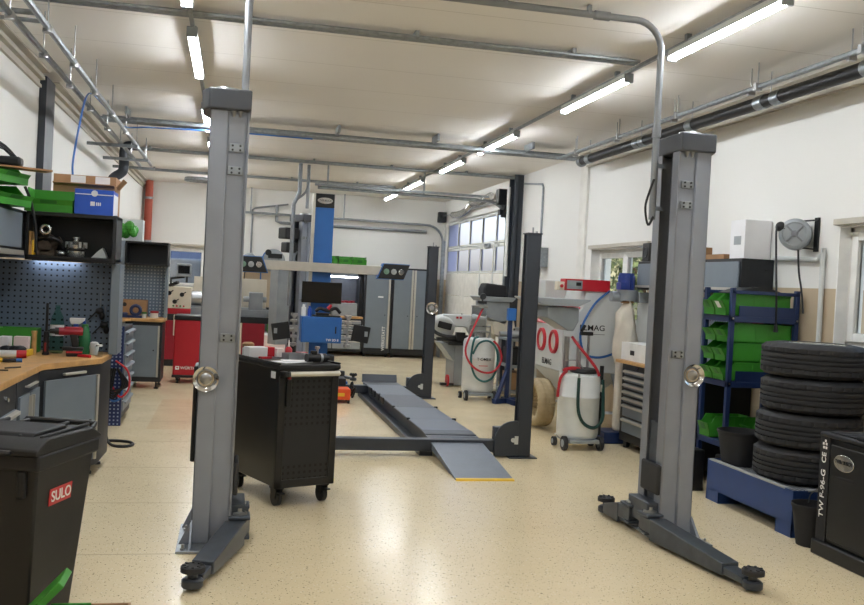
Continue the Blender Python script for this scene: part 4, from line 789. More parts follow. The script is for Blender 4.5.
# ---------------------------------------------------------------- navy tool cabinet behind the bench
t = thing('tool_cabinet', 'drawer cabinet with a navy perforated side panel, behind the near workbench', 'cabinet', (-1.4, 10.7, 0))
b = B(); b.box(XL+.05, -1.12, 10.3, 11.2, .06, 1.05); b.build('body', 'dark', t, bev=.005)
b = B(); b.box(-1.32, -1.11, 10.27, 10.3, .0, 1.07); b.build('side_panel', 'perf_navy', t, bev=.003)
for k in range(7): drawer_x(t, -1.12, 1, 10.36, 11.16, .14+.125*k, .255+.125*k, 'cab_grey', 'cab_grey')
t = thing('hanging_jump_leads', 'red and black jump leads hanging on the navy perforated panel', 'cable', (-1.2, 10.24, .3))
b = B()
for k in range(4): b.tube([(-1.24+.02*k, 10.25, .62), (-1.26+.02*k, 10.22, .45), (-1.2, 10.2-.01*k, .3+.03*k), (-1.1+.02*k, 10.22, .45), (-1.16, 10.25, .62)], .011, 6, sub=5)
b.build('black_lead', 'black', t)
b = B(); b.tube([(-1.18, 10.25, .7), (-1.05, 10.2, .6), (-1.03, 10.18, .42), (-1.12, 10.2, .32), (-1.22, 10.24, .45)], .011, 6, sub=5); b.build('red_lead', 'red', t)
b = B(); b.tube([(-1.24, 10.24, .4), (-1.2, 10.2, .28), (-1.12, 10.2, .3), (-1.1, 10.22, .4)], .01, 6, sub=5); b.build('blue_lead', 'hose_blue', t)
b = B(); b.tube([(-1.3, 9.2, .4), (-1.15, 9.15, .2), (-1.08, 9.1, .03), (-.95, 9.0, .015), (-.86, 9.1, .015), (-.92, 9.25, .015), (-1.1, 9.3, .015), (-1.25, 9.2, .015)], .014, 7, sub=6); solo('floor_cable', b, 'black', 'loop of thick black cable on the floor behind the near workbench', 'cable')
# ---------------------------------------------------------------- far workbench
F0, F1 = 13.55, 14.15; FZ = 1.0
b = B(); b.prism([(XL, 11.6), (-1.48, 11.6), (-1.48, 13.2), (-1.38, 13.5), (-.93, 13.5), (-.93, F1), (XL, F1)], 'z', FZ-.045, FZ); solo('workbench_top', b, 'wood', 'wooden worktop of the farther corner workbench', 'worktop', bev=.004)
u = unit('farther dark cupboard with one slate grey door, standing beside the red machine', -1.46, -.95, F0, F1, .95, .1, name='cupboard')
b = B(); b.box(-1.38, -1.01, F0-.018, F0, .17, .9); dr = b.build('door', 'cab_grey', u, bev=.003); b = B(); b.box(-1.008, -.985, F0-.03, F0, .17, .9); b.build('edge_pull', 'alu', dr); b = B(); b.cyl((-1.06, F0-.018, .55), (-1.06, F0-.026, .55), .01); b.build('lock', 'black', dr)
u = unit('dark drawer unit under the farther worktop, along the bench wall', XL+.02, -1.53, 11.65, 13.2, .95, .1)
for k in range(6): drawer_x(u, -1.53, 1, 12.4, 13.16, .16+.13*k, .28+.13*k, 'cab_grey')
t = thing('pegboard', 'pale grey perforated tool panel above the farther workbench', 'pegboard', (-1.3, F1, FZ)); b = B(); b.box(XL, -.97, F1-.02, F1, FZ, 1.75); b.build('panel', 'peg_pale', t); b = B(); b.box(-.97, -.93, F1-.25, F1, FZ, 1.75); b.build('side_post', 'cab_grey', t, bev=.003)
t = thing('overhead_cupboard', 'open black overhead cupboard above the farther pegboard', 'shelf', (-1.25, 13.9, 1.75)); b = B(); x0, x1, y0, y1, z0, z1 = -1.52, -.93, 13.7, F1, 1.75, 2.09
for q in ((x0, x1, y0, y1, z0, z0+.025), (x0, x1, y0, y1, z1-.025, z1), (x0, x0+.02, y0, y1, z0, z1), (x1-.02, x1, y0, y1, z0, z1), (x0, x1, y1-.015, y1, z0, z1)): b.box(*q)
b.build('carcass', 'black', t, bev=.003); b = B(); b.box(XL, x0-.005, y0, F1, z0, z1); b.build('side_cupboard', 'cab_grey', t)
b = B()
for k in range(16): b.ball((-1.52+RND.uniform(-.1, .1), 13.88+RND.uniform(-.06, .06), 2.22+RND.uniform(-.04, .1)), RND.uniform(.05, .075), 7, (1, .8, 1.1))
solo('cloth_bundle', b, 'green', 'crumpled bright green bag on the farther overhead cupboard', 'bag', ang=15)
b = B(); b.box(-1.62, -1.33, 14.16, 14.36, 0, 2.42); solo('tall_cabinet', b, 'machine_white', 'tall white cabinet rising behind the green bag on the farther overhead cupboard', 'cabinet', bev=.008)
t = thing('cardboard_box', 'brown cardboard box on the farther worktop', 'box', (-1.5, 13.7, FZ)); b = B(); b.box(-1.62, -1.2, 13.75, 14.0, FZ, FZ+.25); b.build('body', 'card', t, bev=.004); b = B(); b.lathe([(0, 0), (.03, 0)], (-1.5, 13.748, FZ+.18), 14, (0, -1, 0)); b.build('label_plate', 'dark', t)
for i, (x, r, lb) in enumerate(((-1.33, .085, 'navy round coil standing against the cardboard box on the farther worktop'), (-1.5, .06, 'smaller navy coil lying beside the cardboard box'))):
    b = B(); b.ring((x, 13.6, FZ+r*(1 if i == 0 else .42)+.024), r*.75, .024, 'y' if i == 0 else 'z', 22, 8); b.box(x-.09, x+.09, 13.56, 13.64, FZ, FZ+.035); solo('strap_coil', b, 'navy', lb, 'coil')
t = thing('screw_jar', 'clear jar with a red lid on the farther worktop', 'jar', (-1.05, 13.75, FZ)); b = B(); b.cyl((-1.09, 13.8, FZ), (-1.09, 13.8, FZ+.07), .055, n=16); b.build('jar', 'machine_white', t); b = B(); b.cyl((-1.09, 13.8, FZ+.07), (-1.09, 13.8, FZ+.1), .06, n=16); b.build('lid', 'deep_red', t)
t = thing('screw_jar', 'small jar with a green lid on the farther worktop', 'jar', (-1.2, 13.75, FZ)); b = B(); b.cyl((-1.22, 13.66, FZ), (-1.22, 13.66, FZ+.06), .035, n=14); b.build('jar', 'machine_white', t); b = B(); b.cyl((-1.22, 13.66, FZ+.06), (-1.22, 13.66, FZ+.085), .038, n=14); b.build('lid', 'green_dark', t)
# ---------------------------------------------------------------- lathe and red cart
t = thing('lathe', 'cream and red metal lathe with a digital readout under the far window', 'lathe', (-.4, 17.2, 0))
for x0, x1 in ((-1.28, -.6), (.2, .6)): b = B(); b.box(x0, x1, 16.9, 17.5, .12, .82); b.build('pedestal', 'deep_red', t, bev=.01)
b = B(); b.box(-1.24, -.64, 16.95, 17.45, 0, .12); b.box(.24, .56, 16.95, 17.45, 0, .12); b.build('plinth', 'dark', t)
b = B(); b.box(-1.0, -.84, 16.86, 16.9, .55, .92); b.cyl((-.92, 16.86, .83), (-.92, 16.8, .83), .04); b.build('feed_box', 'cream', t, bev=.006)
b = B(); b.box(-1.28, .66, 16.9, 17.5, .82, .93); b.build('chip_tray', 'dark', t, bev=.006)
b = B(); b.box(-1.2, -.72, 16.95, 17.4, .93, 1.03); b.build('red_band', 'red', t, bev=.005)
b = B(); b.box(-1.2, -.72, 16.95, 17.4, 1.03, 1.42); hs = b.build('headstock', 'cream', t, bev=.012)
for x, z in ((-1.1, 1.3), (-.88, 1.28), (-1.0, 1.15)): b = B(); b.lathe([(0, .02), (.035, .02), (.04, 0)], (x, 16.95, z), 18, (0, -1, 0)); b.beam((x, 16.925, z), (x+.07, 16.91, z+.05), .016, .016); b.build('selector_knob', 'black', hs)
for k in range(4): b = B(); b.cyl((-1.02+.06*k, 16.95, 1.075), (-1.02+.06*k, 16.935, 1.075), .016, n=12); b.build('push_button', 'red' if k % 2 else 'green_dark', hs)
b = B(); b.cyl((-.72, 17.17, 1.22), (-.55, 17.17, 1.22), .13, n=24); b.cyl((-.55, 17.17, 1.22), (-.5, 17.17, 1.22), .09, n=24); b.build('chuck', 'steel', t)
b = B(); b.box(-.72, .62, 17.0, 17.35, .93, 1.06); b.box(-.72, .62, 17.04, 17.12, 1.06, 1.09); b.box(-.72, .62, 17.24, 17.31, 1.06, 1.09); b.build('bed', 'machine_grey', t, bev=.006)
b = B(); b.box(-.38, -.05, 16.88, 17.42, 1.0, 1.2); b.box(-.3, -.12, 17.0, 17.3, 1.2, 1.32); b.cyl((-.2, 16.88, 1.05), (-.2, 16.82, 1.05), .07); b.build('carriage', 'machine_grey', t, bev=.01)
b = B(); b.box(.3, .55, 17.02, 17.32, 1.06, 1.38); b.cyl((.2, 17.17, 1.25), (.62, 17.17, 1.25), .05); b.build('tailstock', 'machine_grey', t, bev=.012)
b = B(); b.box(-.7, .62, 17.4, 17.43, 1.06, 1.62); b.build('splash_guard', 'cream', t, bev=.004)
b = B(); b.tube([(-1.1, 17.3, 1.42), (-1.1, 17.3, 1.56), (-.86, 17.25, 1.6)], .025, 8); b.cyl((-.82, 17.2, 1.5), (-.82, 17.2, 1.64), .02); b.build('readout_arm', 'dark', t)
b = B(); b.box(-1.0, -.74, 17.1, 17.18, 1.6, 1.84); ro = b.build('readout', 'machine_grey', t, bev=.012); b = B(); b.box(-.97, -.77, 17.094, 17.1, 1.66, 1.8); b.build('screen', 'screen', ro)
b = B(); b.beam((-1.12, 17.0, 1.42), (-.95, 16.9, 1.5), .06, .05); b.build('splash_lever', 'black', t)
t = thing('tool_trolley', 'red tool trolley with a black top in front of the lathe', 'tool trolley', (-.6, 14.55, 0))
b = B(); b.box(-.83, -.34, 14.3, 14.9, .12, .97); bd = b.build('body', 'red', t, bev=.02)
b = B(); b.box(-.84, -.3, 14.28, 14.92, .96, 1.03); b.build('top', 'black', t, bev=.015)
b = B(); b.box(-.4, -.3, 14.275, 14.9, .12, .97); b.box(-.43, -.4, 14.276, 14.3, .12, .46); b.build('corner_column', 'black', t, bev=.01)
b = B(); b.box(-.84, -.32, 14.29, 14.91, .09, .13); b.build('base', 'black', t, bev=.006)
for x in (-.76, -.4):
    for y in (14.38, 14.82): b = B(); b.cyl((x-.02, y, .05), (x+.02, y, .05), .05, n=16); b.box(x-.03, x+.03, y-.03, y+.03, .07, .1); b.build('caster', 'dark', t)
text('WÜRTH', .058, (-.605, 14.296, .235), FY, 'white', bd, squeeze=1.05)
b = B(); b.box(-.79, -.735, 14.294, 14.3, .21, .262); b.build('emblem', 'white', bd)
b = B(); b.prism([(-.78, .25), (-.745, .25), (-.7625, .22)], 'y', 14.292, 14.294); b.build('emblem_notch', 'red', bd)
# ---------------------------------------------------------------- black tool trolley in the middle (rotated)
RZ = math.radians(24)
t = thing('tool_trolley', 'black tool trolley on casters with a chrome push handle and cluttered top', 'tool trolley', (.36, 6.7, 0), RZ)
TW, TD, TH = .5, .82, 1.06     # local: front face y=0 looks at the camera, x 0..TW
b = B(); b.box(0, TW, .02, TD, .15, 1.01); b.build('body', 'black_smudge', t, bev=.006)
b = B(); b.box(0, .06, 0, .03, .14, 1.02); b.box(TW-.06, TW, 0, .03, .14, 1.02); b.box(0, TW, 0, .03, .14, .2); b.box(0, TW, 0, .03, .95, 1.02); b.build('front_frame', 'black', t, bev=.006)
for z0, z1 in ((.585, .95), (.2, .315)): b = B(); b.box(.06, TW-.06, .01, .02, z0, z1); b.build('perforated_panel', 'perf_black', t)
b = B(); b.box(.06, TW-.06, .01, .02, .315, .585); b.build('front_panel', 'cab_dark', t)
b = B(); b.box(-.008, TW+.008, -.01, TD+.01, 1.01, 1.045); b.box(-.008, .01, -.01, TD+.01, 1.045, 1.06); b.box(TW-.01, TW+.008, -.01, TD+.01, 1.045, 1.06); b.build('top', 'black', t, bev=.008)
for k in range(6): b = B(); b.box(TW, TW+.012, .06, TD-.04, .18+.137*k, .307+.137*k); b.build('drawer', 'black_smudge', t, bev=.003)
for x in (.02, TW-.02): b = B(); b.box(x-.02, x+.02, -.085, .0, .965, 1.005); b.build('handle_bracket', 'black', t, bev=.008)
b = B(); b.cyl((.05, -.065, .985), (TW-.02, -.065, .985), .019, n=16); b.build('push_handle', 'alu', t)
for x in (.06, TW-.06):
    for y in (.08, TD-.08):
        b = B(); b.cyl((x-.018, y, .062), (x+.018, y, .062), .062, n=24); ca = b.build('caster', 'black', t)
        b = B(); b.cyl((x-.02, y, .062), (x+.02, y, .062), .03, n=16); b.build('hub', 'dark', ca)
        b = B(); b.prism([(y-.03, .06), (y+.03, .06), (y+.05, .14), (y-.05, .14)], 'x', x-.028, x-.02); b.prism([(y-.03, .06), (y+.03, .06), (y+.05, .14), (y-.05, .14)], 'x', x+.02, x+.028); b.box(x-.035, x+.035, y-.05, y+.05, .125, .15); b.box(x-.02, x+.02, y-.1, y-.04, .1, .11); b.build('fork', 'black', ca)
b = B(); b.box(-.0025, -.0005, .06, .13, .94, .99); b.build('sticker', 'paper', t)
cs, sn = math.cos(RZ), math.sin(RZ)
def on(x, y, z=1.047): return (.36+x*cs-y*sn, 6.7+x*sn+y*cs, z)
t = thing('knife', 'black and red folding knife hanging on the front of the tool trolley', 'knife', on(.075, -.012, .74), RZ)
b = B(); b.box(-.02, .02, -.008, .008, 0, .2); b.build('sheath', 'black', t, bev=.005); b = B(); b.box(-.012, .012, -.01, .01, .2, .24); b.build('grip', 'maroon', t, bev=.004)
t = thing('roll_box', 'white and red box at the back corner of the tool trolley top', 'box', on(.12, .62), RZ); b = B(); b.box(-.1, .06, -.05, .05, 0, .08); b.build('body', 'paper', t, bev=.004); b = B(); b.box(.06, .12, -.05, .05, 0, .08); b.build('end_panel', 'red', t, bev=.004)
t = thing('tape_roll', 'small brown tape roll on a white tub on the tool trolley', 'tape', on(.09, .74), RZ); b = B(); b.cyl((0, 0, 0), (0, 0, .06), .045, n=18); b.build('tub', 'machine_white', t); b = B(); b.ring((0, 0, .085), .028, .022, 'z', 20, 8); b.build('roll', 'plank', t)
t = thing('grease_bottle', 'small red bottle with a white nozzle on the tool trolley', 'bottle', on(.33, .51), RZ); b = B(); b.lathe([(0, 0), (.026, 0), (.028, .01), (.028, .07), (.014, .09), (0, .09)], (0, 0, 0), 16); b.build('body', 'red', t); b = B(); b.cyl((0, 0, .09), (0, 0, .14), .009, .004, 10); b.build('nozzle', 'white', t)
t = thing('paper_sheets', 'loose white paper sheets lying on the tool trolley top', 'paper', on(.2, .2), RZ); b = B(); b.cbox((0, 0, .002), (.26, .18, .003), Matrix.Rotation(.2, 3, 'Z')); b.cbox((.05, .02, .006), (.22, .16, .003), Matrix.Rotation(-.3, 3, 'Z')); b.build('sheets', 'paper', t)
t = thing('wire_basket', 'small steel tray with parts on the tool trolley top', 'tray', on(.33, .39), RZ); b = B()
for q in ((-.09, .09, -.06, .06, 0, .005), (-.09, .09, -.06, -.055, 0, .05), (-.09, .09, .055, .06, 0, .05), (-.09, -.085, -.06, .06, 0, .05), (.085, .09, -.06, .06, 0, .05)): b.box(*q)
b.build('tray', 'steel', t, bev=.002)
t = thing('impact_driver', 'black power tool lying at the handle end of the tool trolley', 'power tool', on(.37, .14), RZ); b = B(); b.cyl((-.08, 0, .035), (.08, 0, .035), .034, n=16); b.cyl((.08, 0, .035), (.11, 0, .035), .02, n=12); b.box(-.04, .0, -.02, .02, .04, .09); b.build('body', 'black', t, bev=.004); b = B(); b.cyl((.03, 0, .035), (.05, 0, .035), .0345, n=16); b.build('band', 'machine_grey', t)
t = thing('red_pliers', 'red-handled pliers lying on the tool trolley top', 'pliers', on(.12, .42), RZ); b = B(); b.beam((-.08, -.02, .012), (.02, 0, .012), .016, .016); b.beam((-.08, .02, .012), (.02, 0, .012), .016, .016); b.build('handle', 'red', t, bev=.004); b = B(); b.beam((.02, 0, .012), (.08, 0, .012), .024, .014); b.build('jaw', 'steel', t)
t = thing('white_carton', 'small white carton next to the red-white box on the tool trolley', 'carton', on(.29, .6), RZ); b = B(); b.box(-.03, .03, -.03, .03, 0, .07); b.build('body', 'white', t, bev=.003)
t = thing('red_carton', 'small red carton beside the steel tray on the tool trolley', 'carton', on(.43, .48), RZ); b = B(); b.box(-.04, .04, -.03, .03, 0, .05); b.build('body', 'red', t, bev=.003)
t = thing('steel_block', 'grey steel clamp block standing on the tool trolley edge', 'clamp', on(.47, .3), RZ); b = B(); b.box(-.02, .02, -.03, .03, 0, .03); b.cyl((0, 0, .03), (0, 0, .09), .01, n=10); b.box(-.015, .015, -.015, .015, .09, .11); b.build('block', 'steel', t, bev=.003)
# ---------------------------------------------------------------- far wall: lockers and work unit
LY = 20.4
def locker(x0, x1, doors, label):
    t = thing('locker', label, 'locker', ((x0+x1)/2, (LY+YB)/2, 0)); b = B(); b.box(x0, x1, LY, YB-.02, .1, 2.03); b.build('body', 'cab_dark', t, bev=.006)
    for x in (x0+.06, x1-.06): b = B(); b.cyl((x, LY+.08, 0), (x, LY+.08, .1), .03, n=10); b.build('foot', 'black', t)
    b = B(); b.box(x0+.03, x1-.03, LY+.05, YB-.1, .05, .1); b.build('plinth', 'black', t)
    for a, c, hx in doors:
        b = B(); b.box(a, c, LY-.02, LY, .2, 1.99); d = b.build('door', 'cab_grey', t, bev=.004)
        b = B(); b.box(hx, hx+.045, LY-.045, LY-.02, .2, 1.99); b.build('edge_pull', 'alu', d, bev=.003)
        b = B(); b.cyl((c-.1 if hx > (a+c)/2 else a+.1, LY-.02, .95), (c-.1 if hx > (a+c)/2 else a+.1, LY-.028, .95), .012, n=10); b.build('lock', 'black', d)
    return t
l1 = locker(2.89, 3.51, [(2.93, 3.47, 3.43)], 'slate grey single-door locker with white lettering, next to the drawer unit on the far wall')
b = B(); b.box(3.2, 3.32, LY-.0225, LY-.02, 1.34, 1.37); b.build('name_plate', 'paper', l1)
o = text('WERKSTATT', .095, (3.36, LY-.0225, .42), (PI/2, -PI/2, 0), 'white', l1, align='CENTER')
locker(3.52, 4.48, [(3.56, 3.99, 3.95), (4.01, 4.44, 4.01)], 'slate grey double-door locker in the far corner by the garage door')
t = thing('work_unit', 'far-wall work unit with drawers, wooden top and perforated back', 'work unit', (1.9, 20.8, 0))
b = B(); b.box(1.25, 2.88, LY, YB-.02, .1, .84); b.box(2.8, 2.88, LY+.2, YB-.02, .84, 2.03); b.box(1.25, 1.33, LY+.2, YB-.02, .84, 2.03); b.box(1.25, 2.88, LY+.2, YB-.02, 1.78, 2.03); b.build('carcass', 'cab_dark', t, bev=.005)
b = B(); b.box(1.25, 2.88, LY-.02, YB-.02, .84, .885); b.build('worktop', 'wood', t, bev=.004)
b = B(); b.box(1.33, 2.8, YB-.06, YB-.04, .885, 1.78); b.build('back_panel', 'peg_fine', t)
b = B(); b.box(2.15, 2.75, LY+.22, LY+.3, 1.745, 1.78); b.build('shelf_light', 'undershelf', t)
b = B(); b.box(1.36, 2.75, LY+.19, LY+.2, 1.8, 2.0); b.build('flap_door', 'cab_grey', t, bev=.003)
for x0, x1 in ((1.29, 1.72), (1.74, 2.2), (2.22, 2.84)):
    for z0, z1 in ((.16, .34), (.36, .47), (.49, .59), (.61, .7), (.72, .8)): drawer_y(t, LY, x0, x1, z0, z1, 'machine_grey', 'alu')
t = thing('tool_case', 'pale grey box with red tools lying on it on the far wooden top', 'box', (2.5, 20.5, .885)); b = B(); b.box(2.2, 2.76, 20.55, 20.8, .887, 1.18); b.build('body', 'machine_grey', t, bev=.008)
b = B()
for k in range(6): b.cbox((2.3+.07*k, 20.66, 1.2+.01*(k % 2)), (.09, .1, .045), Matrix.Rotation(.5*k, 3, 'Z'))
b.build('tools', 'deep_red', t, bev=.004)
for i, (x, lb) in enumerate(((2.46, 'green storage bin standing above the far work unit, between two others'), (2.12, 'green storage bin on the far work unit next to the blue column'), (2.78, 'green storage bin on the far work unit, nearest the single locker'))):
    storage_bin('storage_bin', lb, (x, LY+.22, 2.031), 0, .36, .31, .2, 'green bins on the far work unit')
# shelf with a green bin, drawers and hose reels at the far wall
t = thing('shelf_unit', 'low grey open shelf holding one green bin by the far wall', 'shelf', (.8, 19.7, 0)); b = B(); x0, x1, y0, y1, z0, z1 = .5, 1.12, 19.5, 19.95, .46, .98
for q in ((x0, x1, y0, y1, z0, z0+.04), (x0, x1, y0, y1, z1-.05, z1), (x0, x0+.04, y0, y1, 0, z1), (x1-.04, x1, y0, y1, 0, z1), (x0, x1, y1-.02, y1, z0, z1)): b.box(*q)
b.build('carcass', 'machine_grey', t, bev=.004)
storage_bin('storage_bin', 'green storage bin inside the low grey shelf by the far wall', (.9, 19.54, .502), 0, .34, .3, .2, 'green bins on the far shelf')
b = B(); b.cyl((.62, 19.7, 1.0), (.7, 19.7, 1.0), .01); b.box(.55, .8, 19.6, 19.7, .983, 1.03); b.tube([(.8, 19.62, 1.03), (.95, 19.62, 1.08), (1.05, 19.62, 1.04)], .03, 8, sub=4); solo('hand_tools', b, 'dark', 'dark tools lying on top of the low grey shelf', 'tools')
t = thing('drawer_chest', 'white chest of drawers in front of the low grey shelf', 'chest', (.75, 19.2, 0)); b = B(); b.box(.4, 1.12, 19.0, 19.4, 0, .5); b.build('body', 'paper', t, bev=.006)
for k in range(4): b = B(); b.box(.42, 1.1, 18.985, 19.0, .03+.115*k, .135+.115*k); b.build('drawer', 'pink', t, bev=.004)
t = thing('control_cabinet', 'grey cabinet with a cream door beside the white chest of drawers', 'cabinet', (.25, 19.0, 0)); b = B(); b.box(.05, .38, 18.8, 19.3, .0, .92); b.build('body', 'machine_grey', t, bev=.006); b = B(); b.box(.12, .3, 18.785, 18.8, .1, .8); d = b.build('door', 'cream', t, bev=.005); b = B(); b.cyl((.27, 18.785, .5), (.27, 18.77, .5), .012); b.build('knob', 'black', d)
t = thing('drill_press', 'cream machine cabinet with a slatted front behind the near lift post', 'cabinet', (.25, 20.2, 0)); b = B(); b.box(.08, .58, 20.1, 20.6, 0, 1.28); b.build('body', 'cream', t, bev=.01)
for k in range(4): b = B(); b.box(.12, .54, 20.085, 20.1, .98+.07*k, 1.03+.07*k); b.build('slat', 'machine_grey', t)
def reel(label, c, ax, R, w, m, body='machine_grey'):
    t = thing('hose_reel', label, 'reel', c); A = Vector(ax).normalized(); C = Vector(c)
    b = B(); b.lathe([(0, -w/2), (R*.7, -w/2), (R*.95, -w*.36), (R, -w*.25), (R, w*.25), (R*.95, w*.36), (R*.7, w/2), (R*.5, w*.5), (R*.45, w*.42), (.0, w*.42)], C, 32, ax); b.build('housing', body, t)
    return t
rl = reel('grey hose reel with a blue hose on the far wall beside the distant lift post', (.86, YB-.28, 2.05), (0, -1, 0), .26, .2, 'hose_blue')
b = B(); b.box(.8, .92, YB-.2, YB-.003, 1.95, 2.15); b.build('wall_bracket', 'dark', rl)
b = B(); b.cyl((.74, YB-.42, 2.22), (.74, YB-.36, 2.22), .07); b.box(.74, 1.05, YB-.42, YB-.38, 2.1, 2.2); b.build('arm', 'black', rl)
b = B(); b.tube([(.74, YB-.4, 2.22), (.66, YB-.4, 2.2), (.6, YB-.4, 2.0), (.6, YB-.38, 1.6), (.66, YB-.36, 1.35), (.72, YB-.36, 1.2)], .016, 7, sub=5); b.build('hose', 'hose_blue', rl)
rl = reel('small grey cable reel on the far wall beside the near lift post', (.33, YB-.2, 2.02), (0, -1, 0), .17, .16, 'black'); b = B(); b.box(.28, .38, YB-.13, YB-.07, 1.95, 2.1); b.build('wall_bracket', 'dark', rl)
b = B(); b.tube([(.28, YB-.24, 1.98), (.24, YB-.22, 1.6), (.26, YB-.22, 1.1)], .012, 7, sub=4); b.box(.23, .29, YB-.25, YB-.19, 1.05, 1.13); b.build('cable', 'black', rl)
# ---------------------------------------------------------------- machines along the garage door
t = thing('band_saw', 'white metal band saw on a grey pedestal in front of the garage door', 'band saw', (3.7, 14.7, 0))
b = B(); b.box(3.62, 3.92, 14.4, 15.0, .02, .7); b.prism([(3.38, .72), (3.62, .42), (3.62, .72)], 'y', 14.42, 14.98); b.build('pedestal', 'machine_grey', t, bev=.006)
b = B(); b.box(3.3, 4.25, 14.35, 14.6, .76, .82); b.box(3.5, 4.05, 14.3, 14.9, .7, .76); b.build('table', 'dark', t, bev=.006)
b = B(); b.lathe([(.0, -.1), (.19, -.1), (.21, -.07), (.21, .07), (.19, .1), (0, .1)], (3.4, 14.5, .98), 28, (0, 1, .3)); b.lathe([(0, -.1), (.17, -.1), (.19, -.07), (.19, .07), (.17, .1), (0, .1)], (4.0, 14.5, 1.03), 28, (0, 1, .3)); b.box(3.4, 4.0, 14.42, 14.58, 1.0, 1.21); b.build('saw_head', 'machine_white', t, bev=.02)
b = B(); b.cbox((3.42, 14.36, 1.02), (.24, .03, .11), Matrix.Rotation(.2, 3, 'Y')); b.build('viewing_cover', 'black', t, bev=.02)
b = B(); b.box(3.62, 3.66, 14.41, 14.42, 1.14, 1.175); b.box(3.68, 3.72, 14.41, 14.42, 1.14, 1.175); b.build('mark', 'red', t)
b = B(); b.box(3.92, 4.08, 14.41, 14.42, 1.14, 1.17); b.build('mark', 'deep_red', t)
b = B(); b.tube([(3.18, 14.45, 1.08), (3.24, 14.36, .92), (3.45, 14.3, .84), (3.8, 14.28, .85)], .03, 8, sub=4); b.box(3.6, 3.75, 14.24, 14.34, .78, .92); b.build('vise', 'black', t)
b = B(); b.cyl((3.5, 14.4, .1), (3.53, 14.4, .1), .1, n=20); b.build('wheel', 'red', t); b = B(); b.box(3.4, 3.62, 14.35, 14.45, .02, .06); b.build('foot', 'dark', t)
D.objects['band_saw'].location += Vector((.06, .5, 0))
# oil drainer (white tank, far)
def drainer(name, label, p, r, h, funnel, tank='tank_white'):
    x, y, _ = p; t = thing(name, label, 'oil drainer', p)
    z0 = .1; b = B(); b.lathe([(0, z0), (r*.8, z0), (r*.96, z0+.03), (r, z0+.07), (r, z0+h*.55), (r*1.012, z0+h*.555), (r*1.012, z0+h*.575), (r, z0+h*.58), (r, h-.08), (r*.95, h-.03), (r*.75, h), (0, h+.01)], (x, y, 0), 36); b.build('tank', tank, t)
    b = B(); b.box(x-r*.75, x+r*.75, y-r*1.05, y+r*.8, .08, .12); b.build('chassis', 'machine_grey', t, bev=.005)
    for dx, dy, R in ((-.9, -.75, .075), (.9, -.75, .075), (-.95, .5, .05), (.95, .5, .05)):
        b = B(); b.cyl((x+dx*r-.02, y+dy*r, R), (x+dx*r+.02, y+dy*r, R), R, n=22); w = b.build('wheel', 'rubber', t); b = B(); b.cyl((x+dx*r-.024, y+dy*r, R), (x+dx*r+.024, y+dy*r, R), R*.55, n=16); b.build('hub', 'machine_grey', w)
    return t
T1 = (3.66, 13.3, 0)
t = drainer('oil_drainer', 'white tank on wheels with red and teal hoses, beside the band saw', T1, .24, .93, False)
x, y = T1[0], T1[1]; yf = y-.27
b = B(); b.tube([(x-.08, yf+.06, .95), (x-.16, yf-.0, .9), (x-.19, yf-.01, .6), (x-.12, yf-.02, .38), (x+.02, yf-.03, .3), (x+.16, yf-.02, .38), (x+.22, yf, .6), (x+.18, yf-.01, .8), (x+.06, yf-.02, .9), (x-.08, yf-.01, .86), (x-.17, yf-.02, .7)], .016, 8, sub=6); b.build('teal_hose', 'hose_teal', t)
b = B(); b.tube([(x+.02, y-.02, 1.36), (x-.06, y-.16, 1.28), (x-.2, yf+.02, 1.0), (x-.28, yf, .75), (x-.2, yf-.04, .55), (x-.02, yf-.05, .44), (x+.16, yf-.04, .46), (x+.27, yf-.02, .62), (x+.24, yf+.02, .8), (x+.16, yf+.06, .9)], .016, 8, sub=6); b.build('red_hose', 'hose_red', t)
b = B(); b.tube([(x-.16, y, .93), (x-.16, y, 1.1), (x+.16, y, 1.1), (x+.16, y, .93)], .012, 8); b.tube([(x-.1, y-.1, .93), (x-.1, y-.14, 1.02), (x+.1, y-.14, 1.02), (x+.1, y-.1, .93)], .012, 8, sub=4); b.build('handle', 'steel', t)
b = B(); b.cyl((x-.02, y+.02, 1.0), (x-.02, y+.02, 1.38), .115, n=24); b.build('sight_glass', 'clear', t)
b = B(); b.cyl((x-.02, y+.02, .93), (x-.02, y+.02, 1.0), .12, n=24); b.build('glass_base', 'steel', t); b = B(); b.cyl((x-.02, y+.02, 1.38), (x-.02, y+.02, 1.41), .125, n=24); b.cyl((x-.02, y+.02, 1.41), (x-.02, y+.02, 1.5), .02); b.build('glass_cap', 'steel', t)
b = B(); b.lathe([(0, 0), (.045, 0), (.05, .015), (.045, .03), (0, .03)], (x-.0, y-.06, 1.55), 20, (0, -1, 0)); b.cyl((x, y-.05, 1.46), (x, y-.05, 1.52), .012); b.box(x-.06, x+.06, y-.08, y, 1.44, 1.48); b.build('pressure_gauge', 'dark', t)
text('T∙OMEX', .06, (x+.02, y-.245, .62), FY, 'dark', t); 
b = B(); b.box(x-.06, x+.08, y-.246, y-.24, .52, .53); b.build('mark', 'red', t)
